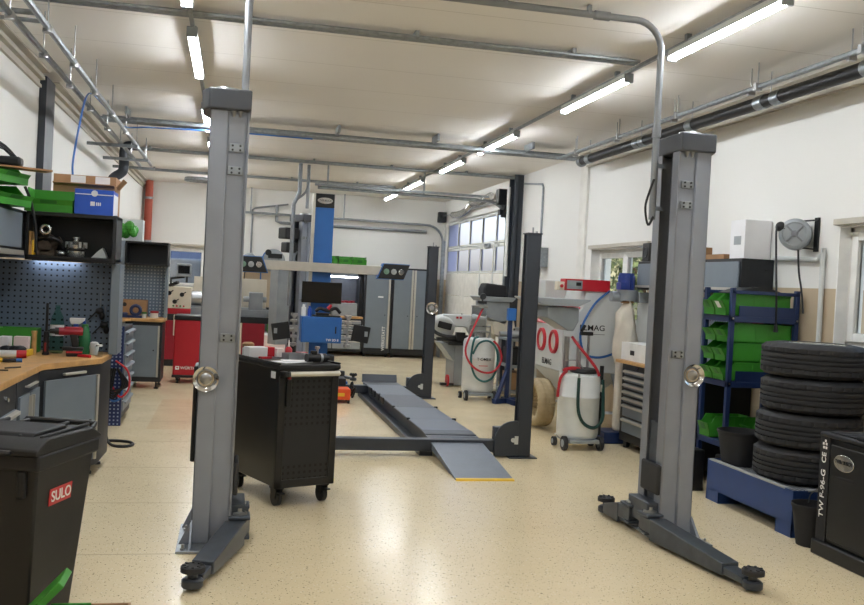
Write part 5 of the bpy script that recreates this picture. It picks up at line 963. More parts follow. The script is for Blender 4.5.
# parts washer / grinder with dish, black box
t = thing('parts_washer', 'grey hopper machine with a wide shallow dish, next to the garage door', 'parts washer', (3.75, 12.7, 0)); x, y = 4.09, 14.2
b = B(); b.prism([(x-.3, 1.53), (x-.24, 1.47), (x+.24, 1.47), (x+.3, 1.53), (x+.3, 1.545), (x-.3, 1.545)], 'y', y-.3, y+.3); b.build('dish', 'machine_grey', t, bev=.006)
b = B(); b.prism([(x-.22, 1.47), (x-.2, 1.25), (x+.15, 1.1), (x+.22, 1.2), (x+.22, 1.47)], 'y', y-.24, y+.24); b.build('hopper', 'machine_grey', t, bev=.01)
b = B(); b.prism([(x-.05, 1.15), (x+.3, 1.2), (x+.34, 1.0), (x+.25, .86), (x-.02, .95)], 'y', y-.24, y+.2); b.box(x-.06, x+.06, y-.1, y+.1, .1, 1.1); b.box(x-.3, x+.4, y-.3, y+.3, .0, .1); b.build('body', 'cream', t, bev=.012)
b = B(); b.cyl((x+.25, y-.26, 1.0), (x+.5, y-.3, .9), .03); b.box(x+.3, x+.42, y-.3, y-.2, .92, 1.06); b.build('lever', 'dark', t, bev=.006)
b = B(); b.prism([(3.88, 1.547), (4.28, 1.547), (4.26, 1.73), (3.92, 1.76), (3.88, 1.66)], 'y', 14.0, 14.35); bb = solo('tool_case', b, 'foam', 'dark grey plastic case standing in the wide shallow dish', 'case', bev=.025)

# cluttered steel shelf beside it
t = thing('steel_rack', 'dark steel rack with clutter behind the white tank and blue stand', 'rack', (4.4, 13.6, 0))
b = B()
for z in (.12, .5, .9): b.box(4.1, 4.75, 13.1, 13.8, z, z+.035)
for q in ((4.1, 13.1), (4.72, 13.1), (4.1, 13.77), (4.72, 13.77)): b.box(q[0], q[0]+.03, q[1], q[1]+.03, 0, .93)
b.build('frame', 'machine_grey', t, bev=.003)
b = B(); b.box(4.15, 4.5, 13.25, 13.65, .157, .42); solo('cardboard_box', b, 'card', 'brown cardboard box on the lowest shelf of the dark steel rack', 'box', bev=.004)
b = B(); b.box(4.14, 4.5, 13.25, 13.65, .537, .8); solo('plastic_case', b, 'dark', 'dark plastic case on the middle shelf of the dark steel rack', 'case', bev=.02)
b = B(); b.cyl((4.08, 13.25, 1.0), (4.4, 13.25, 1.0), .06, n=16); b.cyl((3.95, 13.25, 1.0), (4.08, 13.25, 1.0), .04, n=14); b.box(4.3, 4.6, 13.25, 13.6, .937, 1.1); solo('air_motor', b, 'steel', 'silver motor lying on top of the dark steel rack', 'motor', bev=.008)
# blue engine stand
t = thing('hoist_stand', 'tall narrow blue floor stand between the white tank and the dark lift post', 'stand', (4.2, 12.95, 0))
b = B(); b.box(3.98, 4.04, 12.9, 12.96, .08, 1.4); b.build('mast', 'navy', t, bev=.004); b = B(); b.box(3.96, 4.08, 12.86, 12.96, 1.22, 1.4); b.build('head', 'blue', t, bev=.006)
b = B(); b.beam((4.01, 12.93, .5), (3.82, 12.8, .06), .05, .05); b.build('brace', 'navy', t)
b = B(); b.beam((3.78, 12.78, .04), (4.3, 13.1, .04), .07, .07); b.beam((4.01, 13.1, .04), (4.06, 12.6, .04), .07, .07); b.build('base', 'navy', t, bev=.004)
# ---------------------------------------------------------------- sandblasting cabinet
t = thing('sandblast_cabinet', 'large white sandblasting cabinet with two red glove holes and red top box', 'sandblaster', (4.2, 10.7, 0))
X0, X1, Y0_, Y1_ = 3.8, 4.62, 10.15, 11.2
P = [(X0, .74), (X0, 1.28), (X0+.22, 1.5), (X0+.26, 1.7), (X1-.16, 1.7), (X1-.02, 1.45), (X1, 1.2), (X1, .74)]
b = B(); b.prism(P, 'y', Y0_, Y1_); b.build('cabinet', 'machine_white', t, bev=.012)
b = B(); b.faces([(X0, Y0_, .74), (X1, Y0_, .74), (X1, Y1_, .74), (X0, Y1_, .74), (X0+.3, 10.5, .36), (X0+.48, 10.5, .36), (X0+.48, 10.75, .36), (X0+.3, 10.75, .36)], [(0, 1, 5, 4), (1, 2, 6, 5), (2, 3, 7, 6), (3, 0, 4, 7), (4, 5, 6, 7)]); b.build('hopper', 'machine_white', t)
for y in (10.42, 10.86):
    b = B(); b.lathe([(.1, 0), (.1, .02), (.118, .035), (.14, .03), (.145, 0)], (X0, y, 1.08), 30, (-1, 0, 0)); g = b.build('glove_ring', 'red', t)
    b = B(); b.lathe([(0, -.02), (.06, .0), (.1, .012)], (X0, y, 1.08), 24, (-1, 0, 0)); b.build('glove_opening', 'canvas', g)
b = B(); b.faces([(X0-.012, Y0_+.05, 1.285), (X0-.012, Y1_-.05, 1.285), (X0+.215, Y1_-.05, 1.512), (X0+.215, Y0_+.05, 1.512), (X0+.005, Y0_+.05, 1.28), (X0+.005, Y1_-.05, 1.28), (X0+.225, Y1_-.05, 1.5), (X0+.225, Y0_+.05, 1.5)], [(0, 1, 2, 3), (4, 7, 6, 5), (0, 4, 5, 1), (1, 5, 6, 2), (2, 6, 7, 3), (3, 7, 4, 0)]); wf = b.build('window_frame', 'red', t, bev=.004)
b = B(); b.faces([(X0+.02, Y0_+.15, 1.34), (X0+.02, Y1_-.15, 1.34), (X0+.17, Y1_-.15, 1.49), (X0+.17, Y0_+.15, 1.49)], [(0, 1, 2, 3)]); wg = b.build('viewing_window', 'black_gloss', wf); s = wg.modifiers.new('solid', 'SOLIDIFY'); s.thickness = .004; s.offset = 0
b = B(); b.box(X0-.01, X1-.27, Y0_-.02, Y0_+.16, 1.702, 1.838); rb = b.build('control_box', 'red', t, bev=.006)
b = B(); b.box(X0+.01, X0+.2, Y0_-.025, Y0_-.02, 1.72, 1.82); sp = b.build('switch_plate', 'machine_grey', rb); b = B(); b.box(X0+.12, X0+.18, Y0_-.035, Y0_-.025, 1.76, 1.8); b.build('switch', 'black', sp, bev=.003)
b = B(); b.box(X0-.1, X0-.012, Y0_+.0, Y0_+.1, 1.7, 1.8); b.cyl((X0-.055, Y0_, 1.75), (X0-.055, Y0_-.015, 1.75), .025); b.build('switch_box', 'cream', t, bev=.006)
b = B(); b.cyl((X0-.055, Y0_-.001, 1.75), (X0-.055, Y0_-.03, 1.75), .02); b.build('emergency_stop', 'red', t)
for x, y in ((X0+.02, Y0_+.02), (X0+.02, Y1_-.02), (X1-.03, Y0_+.02), (X1-.03, Y1_-.02)):
    b = B(); b.box(x-.025, x+.025, y-.025, y+.025, 0, .76); b.box(x-.04, x+.04, y-.04, y+.04, 0, .015); b.build('leg', 'machine_white', t, bev=.003)
b = B(); b.beam((X0+.02, Y0_+.02, .27), (X1-.03, Y0_+.02, .27), .03, .03); b.beam((X0+.02, Y1_-.02, .27), (X1-.03, Y1_-.02, .27), .03, .03); b.build('crossbar', 'machine_white', t)
b = B(); b.prism([(X1-.2, .74), (X1, .74), (X1+.12, .02), (X1-.0, .02)], 'y', Y0_-.02, Y0_+.0); b.build('side_leg_plate', 'machine_grey', t)
text('ELMAG', .092, (X0+.36, Y0_-.003, 1.27), FY, 'black', t, squeeze=1.1)
b = B(); b.box(X0+.2, X0+.52, Y0_-.003, Y0_, 1.195, 1.2); b.build('mark', 'black', t)
text('ELMAG', .1, (X0-.003, 10.66, .82), FX, 'black', t, squeeze=1.1)
b = B(); b.tube([(X0+.55, Y0_-.02, 1.72), (X0+.35, Y0_-.05, 1.55), (X0+.2, Y0_-.06, 1.25), (X0+.24, Y0_-.06, 1.0), (X0+.4, Y0_-.06, .93), (X0+.62, Y0_-.05, .98), (X0+.8, Y0_-.03, 1.1)], .014, 8, sub=6); b.build('air_hose', 'hose_blue', t)
b = B(); b.lathe([(0, 0), (.055, 0), (.055, .03), (.03, .05), (0, .06)], (X0-.1, 11.0, 1.52), 18, (-1, 0, .3)); b.box(X0-.05, X0+.2, 10.9, 11.1, 1.46, 1.6); b.build('lamp_knob', 'black', t)
b = B(); b.box(X0-.02, X0+.3, Y1_-.4, Y1_+.2, 1.5, 1.82); b.build('filter_box', 'machine_white', t, bev=.01)
t = thing('suction_hose', 'coil of thick beige ribbed hose under the sandblasting cabinet', 'hose', (3.95, 10.6, 0)); b = B()
for k in range(3): flex(b, [(3.715+.05*k, 10.72+.235*math.cos(a), .31+.235*math.sin(a)) for a in [2*PI*i/16 for i in range(17)]], .055, .01, 4)
b.build('hose', 'hose_beige', t)
b = B(); b.box(3.94, 4.2, 10.22, 10.42, .0, .16); b.cyl((4.0, 10.3, .16), (4.0, 10.3, .18), .02); solo('yellow_canister', b, 'yellow', 'yellow plastic canister on the floor under the sandblasting cabinet', 'canister', bev=.03)
t = thing('dust_collector', 'dust collector with blue motor and white filter bag behind the sandblasting cabinet', 'dust collector', (4.6, 9.75, 0))
b = B(); b.cyl((4.38, 9.75, 1.73), (4.38, 9.75, 1.93), .085, n=22)
for k in range(12): b.cbox((4.38+.08*math.cos(k*PI/6), 9.75+.08*math.sin(k*PI/6), 1.82), (.03, .006, .16), Matrix.Rotation(k*PI/6, 3, 'Z'))
b.box(4.26, 4.34, 9.62, 9.75, 1.74, 1.82); b.build('motor', 'motor_blue', t, bev=.004)
b = B(); b.cyl((4.4, 9.75, 1.62), (4.4, 9.75, 1.74), .12, n=24); b.cyl((4.2, 9.75, 1.66), (4.5, 9.75, 1.66), .06); b.box(4.5, 4.76, 9.65, 9.85, 1.6, 1.72); b.build('fan_housing', 'machine_grey', t, bev=.006)
b = B(); b.lathe([(0, .9), (.08, .92), (.125, 1.0), (.135, 1.15), (.12, 1.35), (.09, 1.5), (.06, 1.6), (.06, 1.66)], (4.4, 9.74, 0), 22); bag = b.build('filter_bag', 'canvas', t)
for v in bag.data.vertices: v.co += Vector((.026*math.sin(11*v.co.z+v.co.x*40), .03*math.cos(8*v.co.z+v.co.y*40), .03*math.sin(v.co.x*30)))
b = B(); b.ring((4.4, 9.74, 1.6), .064, .014, 'z', 22, 6); b.build('clamp_ring', 'plank', bag)
b = B(); b.box(4.62, 4.8, 9.62, 9.95, .13, 1.6); b.build('collector_column', 'machine_white', t, bev=.01)
b = B(); b.box(4.15, 4.8, 9.6, 9.95, 0, .13); b.build('base', 'navy', t, bev=.01)
b = B(); b.box(4.3, 4.42, 9.66, 9.78, .13, .92); b.build('lower_bag', 'canvas', t, bev=.03)
# ---------------------------------------------------------------- oil drainer nearest (with funnel)
T2 = (3.72, 9.35, 0)
t = drainer('oil_drainer', 'white wheeled oil tank with a wide grey funnel, in front of the sandblasting cabinet', T2, .225, .82, True)
x, y = T2[0], T2[1]
b = B(); b.prism([(x-.68, 1.595), (x-.52, 1.53), (x-.14, 1.53), (x+.0, 1.595), (x+.0, 1.61), (x-.68, 1.61)], 'y', y-.2, y+.35); b.build('collecting_dish', 'machine_grey', t, bev=.006)
b = B(); b.prism([(x-.46, 1.52), (x-.45, 1.4), (x-.22, 1.27), (x-.15, 1.27), (x-.1, 1.37), (x-.1, 1.52)], 'y', y-.14, y+.28); b.build('funnel_body', 'machine_grey', t, bev=.012)
b = B(); b.cyl((x-.15, y+.05, .82), (x-.15, y+.05, 1.2), .03); b.cyl((x+.12, y+.1, .8), (x+.12, y+.1, 1.25), .016); b.cyl((x+.0, y+.1, .8), (x+.0, y+.1, 1.15), .014); b.cyl((x-.05, y-.1, .8), (x-.05, y-.1, 1.05), .012); b.build('riser', 'steel', t)
b = B(); b.box(x-.0, x+.13, y-.0, y+.06, 1.22, 1.26); b.cyl((x+.0, y+.03, 1.26), (x+.04, y+.03, 1.33), .018); b.cyl((x+.23, y-.05, .15), (x+.23, y-.05, .9), .022); b.build('valve', 'black', t, bev=.004)
b = B(); b.lathe([(0, 0), (.14, 0), (.15, .015), (.14, .05), (0, .05)], (x+.02, y-.05, .82), 24); b.build('lid', 'black', t)
b = B(); b.tube([(x-.12, y-.02, 1.2), (x-.08, y-.1, 1.12), (x+.02, y-.14, 1.0), (x+.12, y-.15, .88), (x+.16, y-.15, .8)], .016, 8, sub=6); b.tube([(x-.2, y-.02, .84), (x-.13, y-.1, .87), (x-.05, y-.12, .86)], .02, 8, sub=4); b.tube([(x-.18, y-.08, .84), (x-.24, y-.05, .75), (x-.25, y-.02, .55)], .016, 8, sub=4); b.build('red_hose', 'hose_red', t)
b = B(); b.tube([(x-.1, y-.235, .78), (x-.1, y-.24, .5), (x-.07, y-.25, .36), (x+.0, y-.26, .28), (x+.1, y-.26, .26), (x+.2, y-.2, .34), (x+.235, y-.12, .5), (x+.235, y-.08, .75)], .018, 8, sub=6); b.build('green_hose', 'hose_green', t)
b = B(); b.tube([(x-.1, y-.232, .5), (x-.1, y-.232, .82)], .013, 8); b.tube([(x-.2, y, .8), (x-.22, y-.1, .95), (x-.1, y-.16, .96), (x+.0, y-.1, .86)], .007, 6); b.build('sight_tube', 'steel', t)
b = B(); b.box(x+.215, x+.25, y-.1, y-.02, .62, .7); b.build('coupling', 'cream', t, bev=.006)

# ---------------------------------------------------------------- drawer cabinets with wooden top, overhead cupboards
CX = 4.25
t = thing('workbench_top', 'wooden worktop on the drawer cabinets below the window wall cupboards', 'worktop', (4.5, 8.6, .93)); b = B(); b.box(4.22, XR-.003, 7.75, 9.57, .93, .965); b.build('top', 'wood', t, bev=.004)
for y0, y1, lb in ((8.68, 9.48, 'dark drawer cabinet with eight grey drawers next to the dust collector'), (7.78, 8.64, 'dark drawer cabinet behind the lift post, under the wooden window-wall worktop')):
    u = unit(lb, CX+.02, XR-.012, y0, y1, .928, .08); u.children[0].data.materials[0] = M['black']
    zz = [.17, .345, .5, .575, .65, .725, .8, .875]
    for a, c in zip(zz[:-1], zz[1:]): drawer_x(u, CX+.02, -1, y0+.09, y1-.09, a+.012, c-.012)
    b = B(); b.cyl((CX+.02, (y0+y1)/2, .9), (CX+.005, (y0+y1)/2, .9), .012, n=10); b.build('lock', 'chrome', u)
    for y in (y0+.08, y1-.08): b = B(); b.cyl((CX+.06, y, .045), (CX+.1, y, .045), .045, n=18); b.build('caster', 'dark', u)
t = thing('carton', 'long white carton lying on the wooden worktop beside the dust bag', 'carton', (4.4, 9.2, .965)); b = B(); b.box(4.27, 4.55, 8.7, 9.54, .967, 1.16); b.build('body', 'white', t, bev=.004); b = B(); b.box(4.266, 4.27, 9.2, 9.3, 1.03, 1.08); b.box(4.266, 4.27, 8.74, 8.8, 1.1, 1.14); b.build('label_plate', 'dark', t)
t = thing('pegboard', 'pale grey perforated panel on the window wall behind the green bins', 'pegboard', (XR-.01, 8.4, .97)); b = B(); b.box(XR-.035, XR-.015, 7.35, 9.55, .97, 1.7); b.build('panel', 'peg_x', t)
b = B(); b.box(XR-.06, XR-.037, 7.6, 7.75, 1.2, 1.5); solo('hanging_board', b, 'deep_red', 'dark red board hanging on the pale pegboard beside the green bins', 'board')
OY0, OY1 = 7.54, 9.72
t = thing('overhead_cupboard', 'dark overhead cupboard with slate grey flap doors on the window wall', 'cabinet', (4.6, 8.4, 1.75)); b = B(); b.box(4.5, XR-.003, OY0, OY1, 1.75, 2.07); b.build('body', 'cab_dark', t, bev=.005)
for y0, y1 in ((7.57, 8.2), (8.22, 8.88), (8.9, 9.69)): b = B(); b.box(4.482, 4.5, y0, y1, 1.8, 2.04); d = b.build('flap_door', 'cab_grey', t, bev=.003); b = B(); b.box(4.46, 4.482, y0, y1, 1.775, 1.8); b.build('edge_pull', 'alu', d)
b = B(); b.cyl((4.58, OY0, 1.98), (4.58, OY0-.003, 1.98), .008); b.build('plug', 'black', t); b = B(); b.cyl((4.76, OY0, 1.97), (4.74, OY0-.003, 1.97), .008); b.build('plug', 'black', t)
t = thing('cardboard_box', 'white cardboard box on the overhead cupboard beside the cable reel', 'box', (4.6, 7.55, 2.07)); b = B(); b.box(4.55, 4.82, 7.6, 7.85, 2.07, 2.43); b.build('body', 'paper', t, bev=.004); b = B(); b.box(4.547, 4.55, 7.66, 7.78, 2.2, 2.28); b.build('label_plate', 'machine_grey', t); b = B(); b.box(4.556, 4.8, 7.71, 7.73, 2.43, 2.432); b.build('tape', 'cream', t)
b = B(); b.box(4.55, 4.75, 7.95, 8.35, 2.07, 2.12); solo('plank_offcut', b, 'plank', 'flat wooden plank on the overhead cupboard next to the white box', 'plank', bev=.004)
b = B(); b.box(4.55, 4.68, 8.4, 8.52, 2.07, 2.2); solo('wood_block', b, 'plank', 'upright brown wooden block on the overhead cupboard behind the lift post', 'block', bev=.004)
b = B(); b.box(4.52, 4.72, 9.5, 9.68, 2.07, 2.28); sp = solo('loudspeaker', b, 'black', 'small black speaker on the far end of the overhead cupboard by the window', 'speaker', bev=.01); b = B(); b.lathe([(0, -.01), (.04, 0), (.055, .008), (.06, 0)], (-.1, 0, .1), 20, (-1, 0, 0)); b.bm.transform(Matrix.Identity(4)); k = b.build('cone', 'dark'); k.parent = sp
b = B()
for q in ((4.6, 4.828, 13.75, 13.77, 2.06, 2.36), (4.6, 4.828, 13.95, 13.97, 2.06, 2.36), (4.6, 4.828, 13.77, 13.95, 2.06, 2.08), (4.6, 4.62, 13.75, 13.97, 2.2, 2.22)): b.box(*q)
solo('mounting_rack', b, 'galv', 'small empty steel bracket on the white wall beside the dark lift post top', 'bracket')
# ---------------------------------------------------------------- cable reel
t = thing('cable_reel', 'grey drum cable reel on a black wall bracket, cables hanging down', 'reel', (4.6, 6.93, 2.26)); c = Vector((4.7, 7.05, 2.275)); ax = Vector((-.62, -.78, 0)).normalized()
b = B(); b.lathe([(0, -.09), (.11, -.09), (.13, -.075), (.135, -.05), (.135, .05), (.13, .075), (.11, .09), (.1, .09), (.095, .08), (0, .08)], c, 36, ax); dm = b.build('drum', 'machine_grey', t)
u = ax.cross(Vector((0, 0, 1))).normalized(); b = B()
for k in range(4):
    a = PI/4+k*PI/2; d = u*math.cos(a)+Vector((0, 0, 1))*math.sin(a); b.beam(c+ax*.084, c+ax*.084+d*.09, .03, .014)
b.lathe([(0, .08), (.03, .08), (.03, .095), (0, .095)], c, 16, ax); b.build('spokes', 'pipe_grey', dm, bev=.003)
b = B(); b.box(XR-.022, XR-.002, 6.9, 6.95, 2.13, 2.42); b.beam((XR-.01, 6.925, 2.4), (4.74, 7.0, 2.39), .03, .012); b.beam((XR-.01, 6.925, 2.15), (4.74, 7.0, 2.16), .03, .012); b.build('wall_bracket', 'black', t)
b = B(); p = c+ax*.03+Vector((-.11, .05, .06)); b.ball(p, .045, 12); b.build('cable_guide', 'black', t)
b = B(); b.tube([p, p+Vector((-.05, -.02, -.02)), p+Vector((-.07, -.06, -.2)), p+Vector((-.08, -.12, -.6)), (4.53, 7.0, 1.5)], .009, 6, sub=5); b.cyl((4.53, 7.0, 1.5), (4.53, 7.0, 1.43), .014, .02); b.build('cable', 'dark', t)
b = B(); b.tube([(4.72, 7.03, 2.15), (4.72, 7.0, 1.95), (4.74, 6.98, 1.8), (4.755, 6.96, 1.6)], .009, 6, sub=5); b.build('cable', 'dark', t)
# ---------------------------------------------------------------- blue rack with green bins
RX0, RX1, RY0, RY1 = 4.14, 4.79, 7.06, 7.53
t = thing('bin_rack', 'navy blue steel rack holding rows of long green bins', 'rack', (4.5, 7.4, 0))
for x in (RX0, RX1-.04):
    for y in (RY0, RY1-.04): b = B(); b.box(x, x+.04, y, y+.04, 0, 1.79); b.build('post', 'navy', t, bev=.004)
for z in (.47, .99, 1.55):
    b = B(); b.box(RX0, RX1, RY0+.0, RY0+.03, z-.05, z); b.box(RX0, RX1, RY1-.03, RY1, z-.05, z); b.box(RX0, RX0+.03, RY0, RY1, z-.05, z); b.box(RX1-.03, RX1, RY0, RY1, z-.05, z); b.box(RX0+.03, RX1-.03, RY0+.03, RY1-.03, z-.01, z); b.build('shelf', 'navy', t, bev=.003)
b = B(); b.box(RX0, RX1, RY0, RY0+.03, 1.74, 1.77); b.build('top_rail', 'navy', t, bev=.003); b = B(); b.box(RX0, RX1, RY1-.03, RY1, 1.74, 1.77); b.build('top_rail', 'navy', t, bev=.003)
for z in (1.55, .99): b = B(); b.box(RX0+.08, RX1-.02, RY0+.005, RY0+.015, z, z+.09); b.build('side_panel', 'navy', t)
for x in (RX0+.02, RX1-.02):
    for z in (1.53, .97): b = B(); b.cyl((x, RY0, z), (x, RY0-.008, z), .008, n=8); b.build('bolt', 'steel', t)
ry = math.radians(-90)
G = 'long green bins in the navy rack'
def gb(y, z, lb, x=4.09, L=.64, H=.185, W=.176, tag=False): return storage_bin('storage_bin', lb, (x, y+.02, z), ry, L, W, H, G, FS=.18, tag=tag)
gb(7.18, 1.553, 'long green bin on the uppermost shelf of the navy rack, nearer the tyres', H=.19, tag=True)
gb(7.37, 1.553, 'long green bin on the uppermost shelf of the navy rack, farther from the tyres', H=.19)
for k, n in enumerate(('lowest', 'middle', 'topmost')):
    gb(7.18, .995+.165*k, 'long green bin, %s of the nearer stack on the middle rack shelf' % n, H=.16, x=4.1+.008*k)
    gb(7.37, .995+.165*k, 'long green bin, %s of the farther stack on the middle rack shelf' % n, H=.16, x=4.1+.008*k)
gb(7.18, .475, 'long green bin on the lowest shelf of the navy rack behind the black bucket', x=4.42, L=.33); gb(7.37, .475, 'long green bin on the lowest shelf of the navy rack, beside the lift post', x=4.12, L=.4)
b = B(); b.prism([(4.2+.5*i/12, 1.75+.055*math.sin(PI*i/12)) for i in range(13)]+[(4.7-.5*i/12, 1.745) for i in range(13)], 'y', 7.12, 7.4); solo('wheel_liner', b, 'black', 'flat curved black plastic part lying on the uppermost green bin', 'plastic part')
b = B(); b.box(4.3, 4.74, 7.12, 7.47, .0, .3); solo('plastic_crate', b, 'black', 'black plastic crate on the floor under the navy rack', 'crate', bev=.015)
t = thing('tool_case', 'black tool case standing on the floor beside the navy rack foot', 'case', (4.1, 7.6, 0)); b = B(); b.box(3.94, 4.11, 7.3, 7.75, 0, .36); b.build('body', 'black', t, bev=.012); b = B(); b.cyl((3.94, 7.42, .22), (3.932, 7.42, .22), .018); b.build('latch', 'white', t)

# ---------------------------------------------------------------- spill tray, tyres, buckets
t = thing('spill_tray', 'blue steel spill tray with a galvanised grating carrying four tyres', 'spill tray', (4.4, 6.45, 0)); x0, x1, y0, y1 = 3.99, 4.79, 5.83, 7.04
b = B()
for q in ((x0, x1, y0, y0+.006), (x0, x1, y1-.006, y1), (x0, x0+.006, y0, y1), (x1-.006, x1, y0, y1)): b.box(*q, .09, .34)
b.box(x0, x1, y0, y1, .09, .1); b.build('trough', 'tray_blue', t, bev=.002)
for y in (y0, y1-.2): b = B(); b.box(x0+.0, x0+.008, y, y+.2, 0, .1); b.box(x0, x1, y, y+.008, 0, .1); b.box(x0, x1, y+.192, y+.2, 0, .1); b.box(x1-.008, x1, y, y+.2, 0, .1); b.build('foot_channel', 'tray_blue', t)
b = B(); b.box(x0+.01, x1-.01, y0+.01, y1-.01, .31, .325); b.build('grating', 'grate', t)
b = B(); b.box(x0-.002, x0+.035, y0+.1, y1-.03, .332, .345); b.build('edge_strip', 'strip_zinc', t); b = B(); b.box(x0+.12, x1, y0-.002, y0+.035, .332, .345); b.build('edge_strip', 'strip_zinc', t)
def tyre(name, label, c, R, w):
    x, y, z = c; t = thing(name, label, 'tyre', c, 0, 'stacked car tyres'); b = B(); h = w/2; n = 108
    prof = [(.215, -h+.02), (.24, -h+.004), (.28, -h), (R-.03, -h+.012), (R-.01, -h+.03)]
    zs = [-.072, -.048, -.047, -.04, -.039, -.016, -.015, -.008, -.007, .007, .008, .015, .016, .039, .04, .047, .048, .072]
    gr = [0, 0, 1, 1, 0, 0, 1, 1, 0, 0, 1, 1, 0, 0, 1, 1, 0, 0]
    k = (w-.07)/.144*.98; prof += [(R-(.014 if g else 0), q*k) for q, g in zip(zs, gr)]
    prof += [(R-.01, h-.03), (R-.03, h-.012), (.28, h), (.24, h-.004), (.215, h-.02), (.21, 0), (.215, -h+.02)]
    vs = []
    for i, (r, q) in enumerate(prof):
        for j in range(n):
            rr = r
            if i in (4, 5, 6, 21, 22, 23) and j % 4 == 0: rr -= .012
            a = 2*PI*(j+.5*(q/h))/n; vs.append((x+rr*math.cos(a), y+rr*math.sin(a), z+h+q))
    m = len(prof); b.faces(vs, [(i*n+j, i*n+(j+1) % n, (i+1)*n+(j+1) % n, (i+1)*n+j) for i in range(m-1) for j in range(n)], True)
    b.build('tread', 'rubber', t, ang=50)
    b = B(); b.lathe([(.0, h+.02), (.05, h+.03), (.07, h+.02), (.19, h+.045), (.214, h*2-.02), (.224, h*2-.004), (.208, h*2-.008), (.205, .03), (.21, .02)], (x, y, z), 40); rm = b.build('rim', 'foil', t)
    return t
z = .326; xs = ((4.385, 6.44), (4.40, 6.43), (4.365, 6.45), (4.36, 6.44)); ws = (.262, .265, .265, .262)
for k, lb in enumerate(('lowest car tyre of the stack, lying on the blue tray grating', 'second car tyre up in the stack on the blue tray', 'third car tyre up in the stack on the blue tray', 'topmost car tyre of the stack, silver rim showing')):
    tyre('car_tyre', lb, (*((4.41, 6.31), (4.415, 6.31), (4.435, 6.3), (4.43, 6.31))[k], z), .388, ws[k]); z += ws[k]+.001
def bucket(name, label, p, r0, r1, h, m='foam', inner=True):
    t = thing(name, label, 'bucket', p); b = B(); b.lathe([(0, 0), (r0, 0), (r1*.985, h*.9), (r1*1.0, h*.9), (r1*1.03, h*.93), (r1*1.03, h), (r1*.985, h), (r0*.96, .01), (0, .01)], p, 36); b.build('body', m, t); return t
t = bucket('mortar_bucket', 'wide worn black bucket standing on the blue tray beside the tyres', (4.18, 6.86, .327), .145, .19, .28)
b = B(); b.lathe([(0, .2), (.16, .2)], (4.18, 6.86, .327), 24); b.build('contents', 'iron', t)
t = bucket('bucket', 'small black bucket with a wire handle on the floor beside the blue tray', (4.03, 5.66, 0), .095, .135, .29)
b = B(); b.tube([(4.08, 5.64-.138, .27), (4.08, 5.64-.11, .34), (4.08, 5.64, .4), (4.08, 5.64+.11, .34), (4.08, 5.64+.138, .27)], .004, 6, sub=6); b.build('handle', 'steel', t)
# ---------------------------------------------------------------- wheel balancer (dark machine, near corner)
t = thing('wheel_balancer', 'black wheel balancer cabinet with an oval badge and white lettering, beside the tyres', 'wheel balancer', (4.2, 5.0, 0)); x0, x1, y0, y1 = 3.94, 4.55, 4.55, 5.47
b = B(); b.box(x0, x1, y0, y1, .1, .8); bd = b.build('body', 'black', t, bev=.012)
b = B(); b.box(x0-.03, x1+.02, y0-.02, y1+.02, 0, .1); b.build('plinth', 'black', t, bev=.01)
b = B(); b.box(x0-.012, x0, y1-.1, y1, .1, .82); b.build('edge_panel', 'foam', t, bev=.004)
b = B(); b.box(x0-.014, x0, y0, y1-.115, .13, .76); fp = b.build('front_panel', 'black', t, bev=.006)
b = B(); b.box(x0-.02, x1, y0, y1, .8, .83); b.box(x0-.01, x0+.3, y0, y1-.35, .83, .86); tp = b.build('weight_tray', 'foam', t, bev=.01)
for k in range(3): b = B(); b.box(x0+.02, x0+.2, y1-.3+.09*k, y1-.23+.09*k, .83, .838); b.build('tray_pocket', 'foam', tp, bev=.003)
b = B(); b.prism([(y1-.26+.1*math.cos(a), .66+.055*math.sin(a)) for a in [2*PI*k/36 for k in range(36)]], 'x', x0-.022, x0-.014); bg = b.build('badge', 'chrome', fp, bev=.003)
text('TWIN BUSCH', .034, (x0-.0228, y1-.26, .664), FX, 'dark', bg, squeeze=.8)
b = B(); b.box(x0-.0155, x0-.014, y1-.36, y1-.16, .55, .566); b.build('embossed_line', 'foam', fp)
text('TW F-96-G', .062, (x0-.0128, y1-.05, .42), (PI/2, -PI/2, -PI/2), 'white', t, squeeze=1.1)
text('CE', .06, (x0-.0128, y1-.05, .66), (PI/2, -PI/2, -PI/2), 'white', t)
b = B()
for dz, dy in ((0, 0), (.025, 0), (0, .025), (.025, .03), (.045, .01)): b.box(x0-.0132, x0-.012, y1-.075+dy, y1-.057+dy, .72+dz, .737+dz)
b.build('mark', 'white', t)
b = B(); b.box(x0+.2, x0+.45, y0+.1, y1-.3, .83, .95); b.cyl((x0+.1, y0+.3, .92), (x0+.3, y0+.3, .92), .03); b.build('spindle_housing', 'dark', t, bev=.012)
